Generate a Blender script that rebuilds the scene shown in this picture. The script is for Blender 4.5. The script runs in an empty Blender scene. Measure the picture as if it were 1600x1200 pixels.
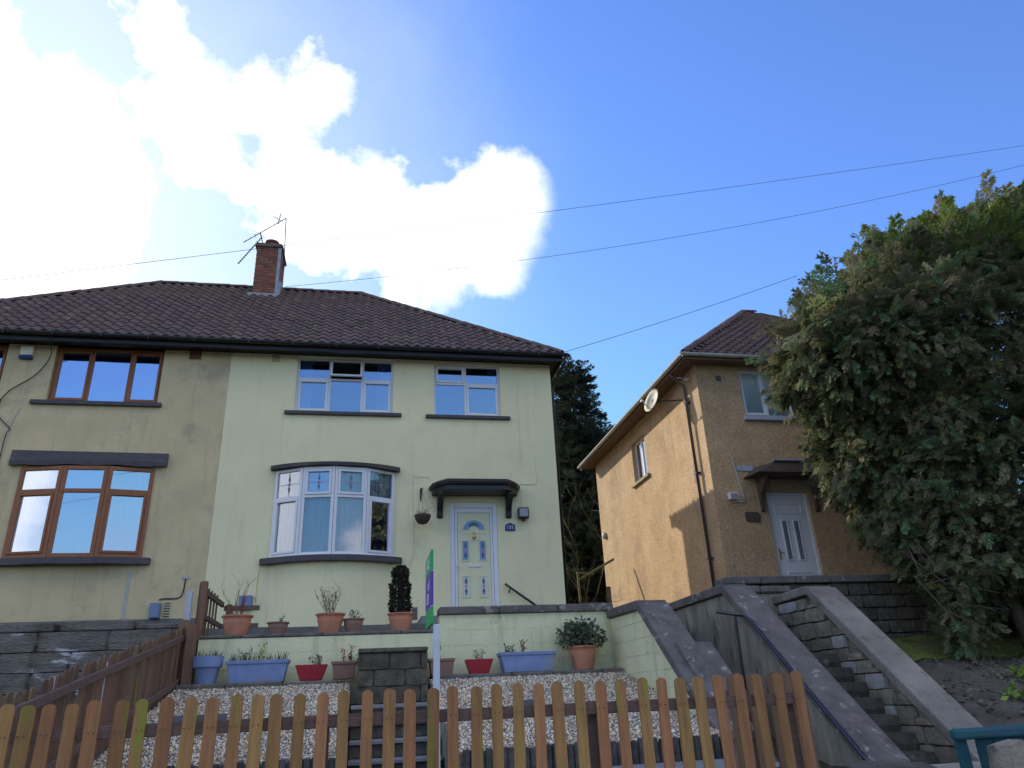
import bpy, math, random
import numpy as np
from mathutils import Vector, Matrix, noise as mnoise
random.seed(7)
rng = np.random.default_rng(11)
R = math.radians
S = bpy.context.scene
C = S.collection

# ---------------------------------------------------------------- camera
cam = bpy.data.cameras.new('camera'); cam.sensor_width = 36; cam.lens = 25.934
cam.clip_start = .05; cam.clip_end = 3000
co = bpy.data.objects.new('camera', cam); C.objects.link(co); S.camera = co
r_, u_, f_ = Vector((.98194782, -.18418035, -.04308234)), Vector((-.03389286, -.39540335, .91788206)), Vector((.18609073, .8998521, .39450785))
m = Matrix((r_, u_, -f_)).transposed().to_4x4(); m.translation = Vector((0, 0, 1.6)); co.matrix_world = m

# ---------------------------------------------------------------- light
SUN = Vector((-.439, .7462, .5004)).normalized()
sun = bpy.data.lights.new('sun', 'SUN'); sun.energy = 2.5; sun.angle = R(.53); sun.color = (1, .93, .80)
so = bpy.data.objects.new('sun', sun); C.objects.link(so)
so.rotation_euler = SUN.to_track_quat('Z', 'Y').to_euler()

W = bpy.data.worlds.new('World'); S.world = W; W.use_nodes = True
nt = W.node_tree; nt.nodes.clear(); N = nt.nodes; K = nt.links
def node(nt, t, **kw):
    n = nt.nodes.new(t)
    for k, v in kw.items():
        if k.startswith('_'): n.inputs[k[1:].replace('_', ' ')].default_value = v
        else: setattr(n, k, v)
    return n
def math_n(nt, op, a, b=None, c=None, clamp=False):
    n = nt.nodes.new('ShaderNodeMath'); n.operation = op; n.use_clamp = clamp
    for i, v in enumerate((a, b, c)):
        if v is None: continue
        if isinstance(v, (int, float)): n.inputs[i].default_value = v
        else: nt.links.new(v, n.inputs[i])
    return n.outputs[0]
sky = node(nt, 'ShaderNodeTexSky', sky_type='NISHITA', sun_disc=False, sun_elevation=math.asin(SUN.z),
           sun_rotation=math.atan2(SUN.x, SUN.y), air_density=1.0, dust_density=.15, ozone_density=2.2)
tc = node(nt, 'ShaderNodeTexCoord')
ns = node(nt, 'ShaderNodeTexNoise', _Scale=4.0, _Detail=10.0, _Roughness=.62); K.new(tc.outputs['Generated'], ns.inputs['Vector'])
nsub = node(nt, 'ShaderNodeVectorMath', operation='SUBTRACT'); K.new(ns.outputs['Color'], nsub.inputs[0]); nsub.inputs[1].default_value = (.5, .5, .5)
nsc = node(nt, 'ShaderNodeVectorMath', operation='SCALE'); K.new(nsub.outputs[0], nsc.inputs[0]); nsc.inputs['Scale'].default_value = .22
dadd = node(nt, 'ShaderNodeVectorMath', operation='ADD'); K.new(tc.outputs['Generated'], dadd.inputs[0]); K.new(nsc.outputs[0], dadd.inputs[1])
CLOUDS = [(-0.479,0.728,0.490,0.225),(-0.366,0.691,0.624,0.06),(-0.372,0.752,0.543,0.115),(-0.242,0.668,0.704,0.05),(-0.217,0.694,0.687,0.062),
 (-0.149,0.712,0.686,0.048),(-0.085,0.722,0.687,0.030),(-0.259,0.718,0.646,0.045),(-0.200,0.753,0.627,0.057),(-0.128,0.786,0.604,0.052),
 (-0.058,0.788,0.613,0.045),(-0.025,0.816,0.577,0.066),(0.041,0.818,0.574,0.067),(0.091,0.804,0.588,0.070),(0.138,0.787,0.601,0.064),
 (0.144,0.825,0.547,0.043),(0.061,0.849,0.526,0.048),(-0.052,0.702,0.710,0.022),
 (.42,-.90,.14,.13),(.68,-.70,.18,.16),(-.16,-.98,.06,.10),(-.74,-.60,.30,.15),(-.85,-.40,.34,.26),(.92,-.28,.28,.24),(.10,-.55,.83,.26),(-.45,-.25,.86,.25),(.55,-.35,.76,.18),(.70,-.45,.55,.12)]  # last row: clouds out of view behind the camera, added to whiten the shade fill
prev = None
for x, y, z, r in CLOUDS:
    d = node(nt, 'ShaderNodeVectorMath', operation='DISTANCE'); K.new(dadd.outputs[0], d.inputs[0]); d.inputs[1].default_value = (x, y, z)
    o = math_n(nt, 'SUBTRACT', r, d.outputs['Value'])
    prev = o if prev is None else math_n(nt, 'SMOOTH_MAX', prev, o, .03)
ns2 = node(nt, 'ShaderNodeTexNoise', _Scale=8.0, _Detail=12.0, _Roughness=.6); K.new(tc.outputs['Generated'], ns2.inputs['Vector'])
w = math_n(nt, 'MULTIPLY_ADD', ns2.outputs['Fac'], .20, -.10)
fld = math_n(nt, 'ADD', prev, w)
dens = node(nt, 'ShaderNodeMapRange', interpolation_type='SMOOTHSTEP'); K.new(fld, dens.inputs['Value'])
dens.inputs['From Min'].default_value = -.030; dens.inputs['From Max'].default_value = .026
# thin high veil near the sun, thinning with the angle from it
sd = node(nt, 'ShaderNodeVectorMath', operation='DISTANCE'); K.new(dadd.outputs[0], sd.inputs[0]); sd.inputs[1].default_value = tuple(SUN)
veil = node(nt, 'ShaderNodeMapRange', interpolation_type='SMOOTHERSTEP'); K.new(sd.outputs['Value'], veil.inputs['Value'])
for k_, v_ in (('From Min', .80), ('From Max', .04), ('To Min', 0), ('To Max', .42)): veil.inputs[k_].default_value = v_
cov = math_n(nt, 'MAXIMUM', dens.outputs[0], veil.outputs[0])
tint = node(nt, 'ShaderNodeMixRGB', blend_type='MULTIPLY', _Fac=1.0); K.new(sky.outputs[0], tint.inputs['Color1']); tint.inputs['Color2'].default_value = (.84, 1.08, 1.62, 1)
sepc = node(nt, 'ShaderNodeSeparateColor'); comc = node(nt, 'ShaderNodeCombineColor'); K.new(tint.outputs[0], sepc.inputs[0])
for i_, cap in enumerate((3.3, 4.15, 5.9)): K.new(math_n(nt, 'SMOOTH_MIN', sepc.outputs[i_], cap, 1.2), comc.inputs[i_])   # soft cap on each channel holds down the sky glow around the sun
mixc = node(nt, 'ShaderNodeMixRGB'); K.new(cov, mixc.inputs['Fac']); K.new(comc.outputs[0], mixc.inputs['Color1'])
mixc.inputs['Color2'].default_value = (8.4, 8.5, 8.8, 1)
bg = node(nt, 'ShaderNodeBackground', _Strength=.085); K.new(mixc.outputs[0], bg.inputs['Color'])
wo = node(nt, 'ShaderNodeOutputWorld'); K.new(bg.outputs[0], wo.inputs['Surface'])
S.view_settings.view_transform = 'Standard'; S.view_settings.look = 'None'
S.view_settings.exposure = 1.1; S.view_settings.gamma = 1
S.view_settings.use_curve_mapping = False

# ---------------------------------------------------------------- materials
def mat(name, c1, c2=None, scale=3., rough=.85, bump=0., bscale=60., c3=None, s3=.6, t3=(.55, .7), metal=0., coat=0., rnd=0., stretch=None, detail=7., bdist=.01, spec=.3, streak=0., sscale=(3.2, 3.2, .28)):
    M = bpy.data.materials.new(name); M.use_nodes = True; t = M.node_tree; b = t.nodes['Principled BSDF']
    b.inputs['Roughness'].default_value = rough; b.inputs['Metallic'].default_value = metal
    b.inputs['Specular IOR Level'].default_value = spec
    if coat: b.inputs['Coat Weight'].default_value = coat
    g = node(t, 'ShaderNodeNewGeometry'); vec = g.outputs['Position']
    if stretch:
        mp = node(t, 'ShaderNodeMapping'); t.links.new(vec, mp.inputs['Vector']); mp.inputs['Scale'].default_value = stretch; vec = mp.outputs[0]
    c2 = c2 or tuple(x*.8 for x in c1)
    n = node(t, 'ShaderNodeTexNoise', _Scale=scale, _Detail=detail, _Roughness=.6); t.links.new(vec, n.inputs['Vector'])
    ra = node(t, 'ShaderNodeMapRange'); t.links.new(n.outputs['Fac'], ra.inputs['Value']); ra.inputs['From Min'].default_value = .33; ra.inputs['From Max'].default_value = .67
    mx = node(t, 'ShaderNodeMixRGB'); t.links.new(ra.outputs[0], mx.inputs['Fac']); mx.inputs['Color1'].default_value = (*c1, 1); mx.inputs['Color2'].default_value = (*c2, 1)
    out = mx.outputs[0]
    if c3:
        n3 = node(t, 'ShaderNodeTexNoise', _Scale=s3, _Detail=8., _Roughness=.65); t.links.new(vec, n3.inputs['Vector'])
        r3 = node(t, 'ShaderNodeMapRange', interpolation_type='SMOOTHSTEP'); t.links.new(n3.outputs['Fac'], r3.inputs['Value']); r3.inputs['From Min'].default_value = t3[0]; r3.inputs['From Max'].default_value = t3[1]
        m3 = node(t, 'ShaderNodeMixRGB'); t.links.new(r3.outputs[0], m3.inputs['Fac']); t.links.new(out, m3.inputs['Color1']); m3.inputs['Color2'].default_value = (*c3, 1); out = m3.outputs[0]
    if streak:   # rain streaks and thin grime running down the surface
        mp2 = node(t, 'ShaderNodeMapping'); t.links.new(g.outputs['Position'], mp2.inputs['Vector']); mp2.inputs['Scale'].default_value = sscale
        n4 = node(t, 'ShaderNodeTexNoise', _Scale=1.6, _Detail=9., _Roughness=.7); t.links.new(mp2.outputs[0], n4.inputs['Vector'])
        r4 = node(t, 'ShaderNodeMapRange', interpolation_type='SMOOTHSTEP'); t.links.new(n4.outputs['Fac'], r4.inputs['Value']); r4.inputs['From Min'].default_value = .50; r4.inputs['From Max'].default_value = .72; r4.inputs['To Max'].default_value = streak
        n5 = node(t, 'ShaderNodeTexNoise', _Scale=38., _Detail=3.); t.links.new(g.outputs['Position'], n5.inputs['Vector'])
        r5 = node(t, 'ShaderNodeMapRange'); t.links.new(n5.outputs['Fac'], r5.inputs['Value']); r5.inputs['From Min'].default_value = .64; r5.inputs['From Max'].default_value = .74; r5.inputs['To Max'].default_value = streak*.8
        m4 = node(t, 'ShaderNodeMixRGB', blend_type='MULTIPLY'); t.links.new(math_n(t, 'MAXIMUM', r4.outputs[0], r5.outputs[0]), m4.inputs['Fac']); t.links.new(out, m4.inputs['Color1']); m4.inputs['Color2'].default_value = (.42, .40, .33, 1); out = m4.outputs[0]
    if rnd:
        oi = node(t, 'ShaderNodeObjectInfo'); hs = node(t, 'ShaderNodeHueSaturation'); t.links.new(out, hs.inputs['Color'])
        t.links.new(math_n(t, 'MULTIPLY_ADD', oi.outputs['Random'], rnd*2, 1-rnd), hs.inputs['Value'])
        t.links.new(math_n(t, 'MULTIPLY_ADD', math_n(t, 'FRACT', math_n(t, 'MULTIPLY', oi.outputs['Random'], 17.3)), rnd*.12, .5-rnd*.06), hs.inputs['Hue']); out = hs.outputs[0]
    t.links.new(out, b.inputs['Base Color'])
    if bump:
        nb = node(t, 'ShaderNodeTexNoise', _Scale=bscale, _Detail=4.); t.links.new(vec, nb.inputs['Vector'])
        bp = node(t, 'ShaderNodeBump', _Strength=bump, _Distance=bdist); t.links.new(nb.outputs['Fac'], bp.inputs['Height']); t.links.new(bp.outputs[0], b.inputs['Normal'])
    return M
def speckle(M, scale, col, lo=.0, hi=.12, bump=.6, bdist=.01):
    "adds small stones: voronoi cells, some of them pale, with relief"
    t = M.node_tree; b = t.nodes['Principled BSDF']; g = node(t, 'ShaderNodeNewGeometry')
    v = node(t, 'ShaderNodeTexVoronoi', _Scale=scale); t.links.new(g.outputs['Position'], v.inputs['Vector'])
    s = node(t, 'ShaderNodeSeparateColor'); t.links.new(v.outputs['Color'], s.inputs[0])
    r = node(t, 'ShaderNodeMapRange'); t.links.new(s.outputs[0], r.inputs['Value']); r.inputs['From Min'].default_value = lo; r.inputs['From Max'].default_value = hi
    src = b.inputs['Base Color'].links[0].from_socket
    hs = node(t, 'ShaderNodeHueSaturation'); t.links.new(src, hs.inputs['Color']); t.links.new(math_n(t, 'MULTIPLY_ADD', s.outputs[1], .7, .68), hs.inputs['Value'])
    mx = node(t, 'ShaderNodeMixRGB'); t.links.new(math_n(t, 'SUBTRACT', 1., r.outputs[0], clamp=True), mx.inputs['Fac']); t.links.new(hs.outputs[0], mx.inputs['Color1']); mx.inputs['Color2'].default_value = (*col, 1)
    t.links.new(mx.outputs[0], b.inputs['Base Color'])
    bp = node(t, 'ShaderNodeBump', _Strength=bump, _Distance=bdist); t.links.new(v.outputs['Distance'], bp.inputs['Height']); bp.invert = True; t.links.new(bp.outputs[0], b.inputs['Normal'])
    return M
def glass(name, tintc, refl=.35, rough=.02, alpha=.75):
    M = bpy.data.materials.new(name); M.use_nodes = True; t = M.node_tree; t.nodes.clear()
    tr = node(t, 'ShaderNodeBsdfTransparent', _Color=(*tintc, 1)); gl = node(t, 'ShaderNodeBsdfGlossy', _Roughness=rough, _Color=(.93, .96, 1, 1))
    g = node(t, 'ShaderNodeNewGeometry'); nz = node(t, 'ShaderNodeTexNoise', _Scale=1.6, _Detail=1.); t.links.new(g.outputs['Position'], nz.inputs['Vector'])
    bp = node(t, 'ShaderNodeBump', _Strength=.25, _Distance=.01); t.links.new(nz.outputs['Fac'], bp.inputs['Height']); t.links.new(bp.outputs[0], gl.inputs['Normal'])
    fr = node(t, 'ShaderNodeFresnel', _IOR=1.5)
    fac = math_n(t, 'ADD', math_n(t, 'MULTIPLY', fr.outputs[0], 1.6), refl, clamp=True)
    mx = node(t, 'ShaderNodeMixShader'); t.links.new(fac, mx.inputs[0]); t.links.new(tr.outputs[0], mx.inputs[1]); t.links.new(gl.outputs[0], mx.inputs[2])
    o = node(t, 'ShaderNodeOutputMaterial'); t.links.new(mx.outputs[0], o.inputs['Surface']); return M
def attr_mat(name, base, rough=.8, hue=.5, trans=0.):
    "leaf and pebble colour: a per-piece colour attribute times a base colour"
    M = bpy.data.materials.new(name); M.use_nodes = True; t = M.node_tree; b = t.nodes['Principled BSDF']; b.inputs['Roughness'].default_value = rough
    b.inputs['Specular IOR Level'].default_value = .25
    a = node(t, 'ShaderNodeAttribute', attribute_name='tint'); mx = node(t, 'ShaderNodeMixRGB', blend_type='MULTIPLY', _Fac=1.)
    t.links.new(a.outputs['Color'], mx.inputs['Color1']); mx.inputs['Color2'].default_value = (*base, 1); t.links.new(mx.outputs[0], b.inputs['Base Color'])
    if trans:
        tl = node(t, 'ShaderNodeBsdfTranslucent'); t.links.new(mx.outputs[0], tl.inputs['Color']); ms = node(t, 'ShaderNodeMixShader', _Fac=trans)
        o = t.nodes['Material Output']; t.links.new(b.outputs[0], ms.inputs[1]); t.links.new(tl.outputs[0], ms.inputs[2]); t.links.new(ms.outputs[0], o.inputs['Surface'])
    return M

m_cream = mat('cream_render', (.86, .80, .50), (.80, .745, .47), 1.4, .9, .75, 55, c3=(.72, .65, .41), s3=.9, t3=(.56, .78), bdist=.014, streak=.16)
m_cream2 = mat('cream_masonry_paint', (.78, .76, .48), (.70, .69, .44), 4, .85, .6, 30, c3=(.46, .46, .32), s3=2.2, t3=(.60, .72), streak=.40)
m_tan = mat('tan_render', (.68, .565, .335), (.565, .47, .28), 1.5, .92, .7, 50, c3=(.44, .36, .24), s3=1.4, t3=(.50, .72), bdist=.015, streak=.35)
m_dash = speckle(mat('brown_pebbledash', (.56, .385, .215), (.44, .29, .16), 1.1, .95, c3=(.36, .245, .15), s3=.7, t3=(.50, .72), streak=.40), 75, (.84, .74, .56), 0, .035, .7)
m_plinth = mat('grey_plinth_cement', (0.208, 0.202, 0.182), (0.130, 0.130, 0.117), 4, .95, .5, 40, streak=0.5)
m_dark = mat('dark_masonry_paint', (0.093, 0.085, 0.093), (0.068, 0.061, 0.068), 6, .6, .3, 50)
m_black = mat('black_gloss_paint', (.018, .015, .016), (.012, .011, .012), 5, .42, .1, 30, spec=.5)
m_white = mat('white_upvc', (.74, .75, .78), (.70, .71, .74), 3, .35, spec=.5)
m_brownf = mat('brown_upvc_woodgrain', (.32, .13, .055), (.24, .095, .042), 9, .45, .15, 60, stretch=(3, 3, .5))
m_tile = mat('roof_tile_brown', (0.162, 0.105, 0.085), (0.103, 0.070, 0.063), 7, .8, .5, 60, c3=(0.231, 0.194, 0.085), s3=2.6, t3=(.58, .72), rnd=.17)
m_tile2 = mat('roof_tile_red', (.135, .078, .062), (.088, .056, .048), 6, .8, .4, 60, c3=(.07, .06, .045), s3=2.2, t3=(.55, .7), rnd=.15)
m_brick = mat('chimney_brick', (.29, .12, .08), (.20, .085, .06), 8, .9, .5, 60, c3=(.13, .10, .075), s3=3, t3=(.55, .7), rnd=.25)
m_mortar = mat('mortar', (.26, .235, .20), (.15, .135, .115), 10, .95, .5, 60)
m_lead = mat('lead_flashing', (.34, .37, .42), (.24, .26, .30), 8, .5, .3, 30)
m_terracotta = mat('terracotta_pot', (0.600, 0.264, 0.156), (0.504, 0.216, 0.132), 9, .75, .15, 50, c3=(0.504, 0.396, 0.312), s3=5, t3=(.6, .8), streak=0.35)
m_pinkpot = mat('faded_terracotta', (.33, .19, .145), (.27, .16, .125), 9, .8, .15, 50)
m_bluepot = mat('blue_painted_planter', (.24, .31, .52), (.19, .25, .43), 6, .7, .2, 40, c3=(.30, .28, .27), s3=2.4, t3=(.52, .66), streak=.4)
m_redpot = mat('red_plastic_trough', (.42, .03, .045), (.34, .03, .04), 5, .5, streak=0.4)
m_soil = mat('soil', (.045, .035, .025), (.025, .02, .015), 20, .95, .8, 60)
m_stone = mat('weathered_stone', (.30, .26, .20), (.17, .15, .115), 5, .95, .8, 35, c3=(.10, .095, .075), s3=4, t3=(.55, .68), rnd=.22, bdist=.02)
m_stonepale = mat('patched_stone', (.42, .41, .40), (.30, .30, .29), 7, .95, .6, 35)
m_stonedk = mat('dark_mossy_block', (.135, .118, .09), (.065, .058, .045), 6, .95, .8, 40, c3=(.21, .19, .145), s3=5, t3=(.58, .7), rnd=.2, bdist=.02, streak=0.4)
m_render = mat('stained_cement_render', (.36, .33, .265), (.20, .185, .15), 2.6, .95, .7, 25, c3=(.085, .08, .062), s3=2.0, t3=(.50, .68), stretch=(1, 1.6, .55), bdist=.02, streak=0.7)
m_cope = mat('concrete_coping', (.175, .15, .135), (.105, .095, .088), 4, .92, .7, 45, c3=(.34, .30, .26), s3=6.5, t3=(.57, .66), bdist=.012, streak=0.6)
m_cope3 = mat('haunched_cement_coping', (.30, .265, .225), (.17, .15, .125), 1.6, .92, .7, 45, c3=(.13, .12, .095), s3=5, t3=(.56, .68), bdist=.012, streak=0.6)
m_cope2 = mat('pale_concrete_coping', (0.347, 0.300, 0.242), (0.236, 0.210, 0.171), 3, .9, .6, 60, c3=(0.488, 0.435, 0.370), s3=5, t3=(.6, .7))
m_patchwall = mat('old_retaining_wall', (.21, .195, .17), (.10, .095, .085), 1.8, .95, .8, 22, c3=(.46, .47, .50), s3=1.15, t3=(.63, .66), stretch=(.8, 1, 2.0), bdist=.03, streak=.75)
m_patchstone = mat('old_retaining_wall_block', (.20, .185, .16), (.10, .095, .085), 3.5, .95, .8, 22, c3=(.46, .47, .50), s3=1.25, t3=(.57, .63), stretch=(.7, 1, 2.2), bdist=.03, streak=.75, rnd=.05)
m_path = mat('paving', (.26, .25, .25), (.19, .185, .19), 5, .9, .4, 60)
m_road = mat('asphalt', (.055, .055, .057), (.04, .04, .042), 9, .9, .5, 120)
m_grass = mat('lawn_grass', (.20, .235, .045), (.13, .15, .04), 8, .95, .8, 90, c3=(.14, .125, .075), s3=1.6, t3=(.48, .64), bdist=.03)
m_earth = mat('bare_earth', (.13, .115, .09), (.075, .068, .055), 6, .98, .9, 30, c3=(.17, .155, .125), s3=3, t3=(.55, .68), bdist=.05)
m_ground = mat('rough_ground', (.07, .08, .035), (.05, .05, .03), 2, .95, .5, 10)
m_kerb = mat('timber_and_stone_kerb', (.19, .17, .145), (.09, .082, .07), 6, .9, .6, 40, c3=(.13, .14, .08), s3=4, t3=(.55, .7))
m_metal = mat('galvanised_pipe', (.42, .43, .45), (.3, .31, .33), 10, .45, metal=.6)
m_blackmetal = mat('black_handrail_metal', (.05, .05, .07), (.035, .035, .05), 10, .3, metal=.5, spec=.6)
m_cable = mat('cable_black', (.03, .03, .035), None, 5, .6)
m_curtain = mat('blue_green_curtain', (.45, .62, .68), (.32, .48, .55), 6, .9, stretch=(12, 1, .4))
m_net = mat('white_net_curtain', (.42, .52, .58), (.26, .34, .40), 6, .9, stretch=(12, 1, .15))
m_blind = mat('cream_blind', (.80, .80, .66), (.72, .72, .60), 3, .9)
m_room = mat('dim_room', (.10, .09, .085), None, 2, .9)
m_green = mat('sign_green', (.03, .40, .11), (.028, .36, .10), 4, .5)
m_purple = mat('sign_purple', (.13, .05, .42), (.12, .045, .38), 4, .5)
m_signwhite = mat('sign_white', (.8, .8, .82), None, 4, .5)
m_post = mat('white_painted_post', (.62, .68, .74), (.5, .56, .62), 6, .7)
m_doorcream = mat('cream_door', (.74, .72, .46), (.70, .68, .43), 3, .45, spec=.5)
m_brass = mat('brass', (.65, .48, .10), None, 6, .3, metal=.8)
m_navy = mat('navy_plaque', (.035, .05, .16), None, 6, .35)
m_teal = mat('turquoise_paint', (0.018, 0.114, 0.126), (0.015, 0.084, 0.108), 9, .7, .4, 40, c3=(0.036, 0.072, 0.120), s3=7, t3=(.52, .66), stretch=(.5, 1, 3))
m_bark = mat('bark', (.12, .095, .07), (.07, .055, .04), 12, .95, .9, 30, stretch=(1, 1, .3), bdist=.03)
m_twig = mat('dry_twig', (.26, .18, .11), (.20, .13, .08), 12, .9)
m_twigred = mat('red_twig', (.20, .08, .06), None, 12, .9)
m_coir = mat('coir_basket', (.10, .065, .045), (.06, .04, .03), 30, .95, .9, 60)
m_bluebox = mat('blue_grey_meter_box', (.20, .26, .42), None, 4, .6)
m_dish = mat('weathered_dish', (.28, .26, .20), (.20, .18, .13), 7, .6)
m_lampglass = mat('lamp_lens', (.32, .33, .38), None, 4, .25)
m_fencewhite = mat('pale_post', (.50, .53, .60), (.38, .40, .44), 8, .8)
g_dark = glass('window_glass', (.72, .78, .9), .26)
g_sky = glass('window_glass_reflective', (.6, .7, .95), .5)
g_net = glass('window_glass_clear', (.92, .95, 1), .06)
g_blind = glass('window_glass_over_blind', (.95, .97, 1), -.04)
a_pebble = attr_mat('pebbles', (1, 1, 1), .8)
a_leyl = attr_mat('conifer_foliage', (1, 1, 1), .7, trans=.3)
a_leaf = attr_mat('leaf', (1, 1, 1), .6, trans=.2)

def picket_material(name, c1, c2, alg=.60):
    M = mat(name, c1, c2, 4, .85, .8, 22, c3=(.27, .25, .045), s3=1.3, t3=(alg-.04, alg+.07), rnd=.24, stretch=(9, 9, .7), detail=12)
    return M
m_picket = picket_material('orange_stained_wood', (.43, .225, .085), (.28, .145, .065))
m_picket2 = picket_material('red_brown_stained_wood', (.23, .130, .078), (.155, .095, .062), .66)
m_rail = mat('fence_rail_wood', (.20, .125, .095), (.13, .085, .07), 6, .85, .5, 30, stretch=(.8, 4, 5), streak=.4)

# ---------------------------------------------------------------- mesh helpers
class MB:
    def __init__(s): s.v = []; s.f = []
    def quad(s, *p):
        n = len(s.v); s.v += [tuple(q) for q in p]; s.f.append(tuple(range(n, n+len(p)))); return s
    def box(s, x0, x1, y0, y1, z0, z1):
        n = len(s.v); s.v += [(x, y, z) for z in (z0, z1) for y in (y0, y1) for x in (x0, x1)]
        s.f += [tuple(n+i for i in q) for q in ((0, 2, 3, 1), (4, 5, 7, 6), (0, 1, 5, 4), (2, 6, 7, 3), (0, 4, 6, 2), (1, 3, 7, 5))]; return s
    def prism(s, poly, ax, a, b):
        "poly: 2D points in the plane across axis ax (x: (y,z), y: (x,z), z: (x,y)), extruded from a to b"
        n = len(s.v); k = len(poly)
        for c in (a, b):
            for p, q in poly: s.v.append({'x': (c, p, q), 'y': (p, c, q), 'z': (p, q, c)}[ax])
        s.f += [tuple(range(n+k-1, n-1, -1)), tuple(range(n+k, n+2*k))]
        s.f += [(n+i, n+(i+1) % k, n+k+(i+1) % k, n+k+i) for i in range(k)]; return s
    def tube(s, pts, r, n=6, r1=None, caps=True):
        pts = [Vector(p) for p in pts]; k = len(pts); base = len(s.v); up = Vector((0, 0, 1))
        for i, p in enumerate(pts):
            d = (pts[min(i+1, k-1)]-pts[max(i-1, 0)]).normalized()
            a = d.cross(up if abs(d.z) < .95 else Vector((1, 0, 0))).normalized(); b = d.cross(a)
            rr = r if r1 is None else r+(r1-r)*i/max(1, k-1)
            for j in range(n):
                t = 2*math.pi*j/n; s.v.append(tuple(p+a*math.cos(t)*rr+b*math.sin(t)*rr))
        for i in range(k-1):
            for j in range(n):
                q = base+i*n; s.f.append((q+j, q+(j+1) % n, q+n+(j+1) % n, q+n+j))
        if caps: s.f.append(tuple(range(base+n-1, base-1, -1))); s.f.append(tuple(range(base+(k-1)*n, base+k*n)))
        return s
    def lathe(s, prof, c=(0, 0, 0), n=20, sx=1, sy=1):
        base = len(s.v)
        for r, z in prof:
            for j in range(n):
                t = 2*math.pi*j/n; s.v.append((c[0]+r*math.cos(t)*sx, c[1]+r*math.sin(t)*sy, c[2]+z))
        for i in range(len(prof)-1):
            for j in range(n):
                q = base+i*n; s.f.append((q+j, q+(j+1) % n, q+n+(j+1) % n, q+n+j))
        s.f.append(tuple(range(base+n-1, base-1, -1))); s.f.append(tuple(range(base+(len(prof)-1)*n, base+len(prof)*n))); return s
    def mesh(s, name, m, smooth=False):
        me = bpy.data.meshes.new(name); me.from_pydata(s.v, [], s.f); me.materials.append(m)
        if smooth: me.polygons.foreach_set('use_smooth', [True]*len(me.polygons))
        me.update(); return me
    def build(s, name, m, parent=None, smooth=False, bevel=0, seg=1, **kw):
        o = bpy.data.objects.new(name, s.mesh(name, m, smooth)); C.objects.link(o)
        if parent is not None: put(o, parent)
        if bevel:
            b = o.modifiers.new('bevel', 'BEVEL'); b.width = bevel; b.segments = seg; b.limit_method = 'ANGLE'; b.angle_limit = R(35)
        return tag(o, **kw) if kw else o
WLOC = {}
def wloc(o):
    v = Vector((0, 0, 0))
    while o is not None: v = v+o.location; o = o.parent
    return v
def put(o, parent):
    "parent o, keeping its mesh coordinates as world coordinates"
    if parent.get('local'): o.parent = parent; return o
    o.parent = parent; o.location = o.location-wloc(parent); return o
def tag(o, label=None, cat=None, group=None, kind=None):
    for k, v in (('label', label), ('category', cat), ('group', group), ('kind', kind)):
        if v: o[k] = v
    return o
def thing(name, label, cat, loc=(0, 0, 0), group=None):
    o = bpy.data.objects.new(name, None); C.objects.link(o); o.location = loc; o.empty_display_size = .1
    return tag(o, label, cat, group)
def inst(name, me, parent, loc, rot=None, scale=None, matrix=None):
    o = bpy.data.objects.new(name, me); C.objects.link(o)
    if matrix is not None: o.matrix_basis = matrix
    else:
        o.location = loc
        if rot: o.rotation_euler = rot
        if scale: o.scale = scale
    return put(o, parent)
def npmesh(name, verts, faces, m, tint=None, parent=None, **kw):
    "fast mesh from numpy arrays: faces (n,3) or (n,4); tint (nverts,3)"
    me = bpy.data.meshes.new(name); nv = len(verts); nf, k = faces.shape
    me.vertices.add(nv); me.vertices.foreach_set('co', verts.astype(np.float32).ravel())
    me.loops.add(nf*k); me.loops.foreach_set('vertex_index', faces.astype(np.int32).ravel())
    me.polygons.add(nf); me.polygons.foreach_set('loop_start', np.arange(0, nf*k, k, dtype=np.int32)); me.polygons.foreach_set('loop_total', np.full(nf, k, dtype=np.int32))
    if tint is not None:
        a = me.color_attributes.new('tint', 'FLOAT_COLOR', 'POINT'); c = np.ones((nv, 4), np.float32); c[:, :3] = tint; a.data.foreach_set('color', c.ravel())
    me.update(calc_edges=True); me.validate(); me.materials.append(m)
    o = bpy.data.objects.new(name, me); C.objects.link(o)
    if parent is not None: put(o, parent)
    return tag(o, **kw) if kw else o
def wall_y(b, x0, x1, z0, z1, y0, y1, holes=()):
    "wall across X with rectangular holes (x0,x1,z0,z1); front at y0, back at y1, one welded-looking shell with reveals"
    xs = sorted({x0, x1, *[h[0] for h in holes], *[h[1] for h in holes]}); zs = sorted({z0, z1, *[h[2] for h in holes], *[h[3] for h in holes]})
    xs = [x for x in xs if x0 <= x <= x1]; zs = [z for z in zs if z0 <= z <= z1]
    def hole(i, j):
        if not (0 <= i < len(xs)-1 and 0 <= j < len(zs)-1): return True
        cx, cz = (xs[i]+xs[i+1])/2, (zs[j]+zs[j+1])/2
        return any(h[0] < cx < h[1] and h[2] < cz < h[3] for h in holes)
    for i in range(len(xs)-1):
        for j in range(len(zs)-1):
            if hole(i, j): continue
            a, c, d, e = xs[i], xs[i+1], zs[j], zs[j+1]
            b.quad((a, y0, d), (c, y0, d), (c, y0, e), (a, y0, e)); b.quad((a, y1, d), (a, y1, e), (c, y1, e), (c, y1, d))
            if hole(i-1, j): b.quad((a, y0, d), (a, y0, e), (a, y1, e), (a, y1, d))
            if hole(i+1, j): b.quad((c, y0, d), (c, y1, d), (c, y1, e), (c, y0, e))
            if hole(i, j-1): b.quad((a, y0, d), (a, y1, d), (c, y1, d), (c, y0, d))
            if hole(i, j+1): b.quad((a, y0, e), (c, y0, e), (c, y1, e), (a, y1, e))
    return b
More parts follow.
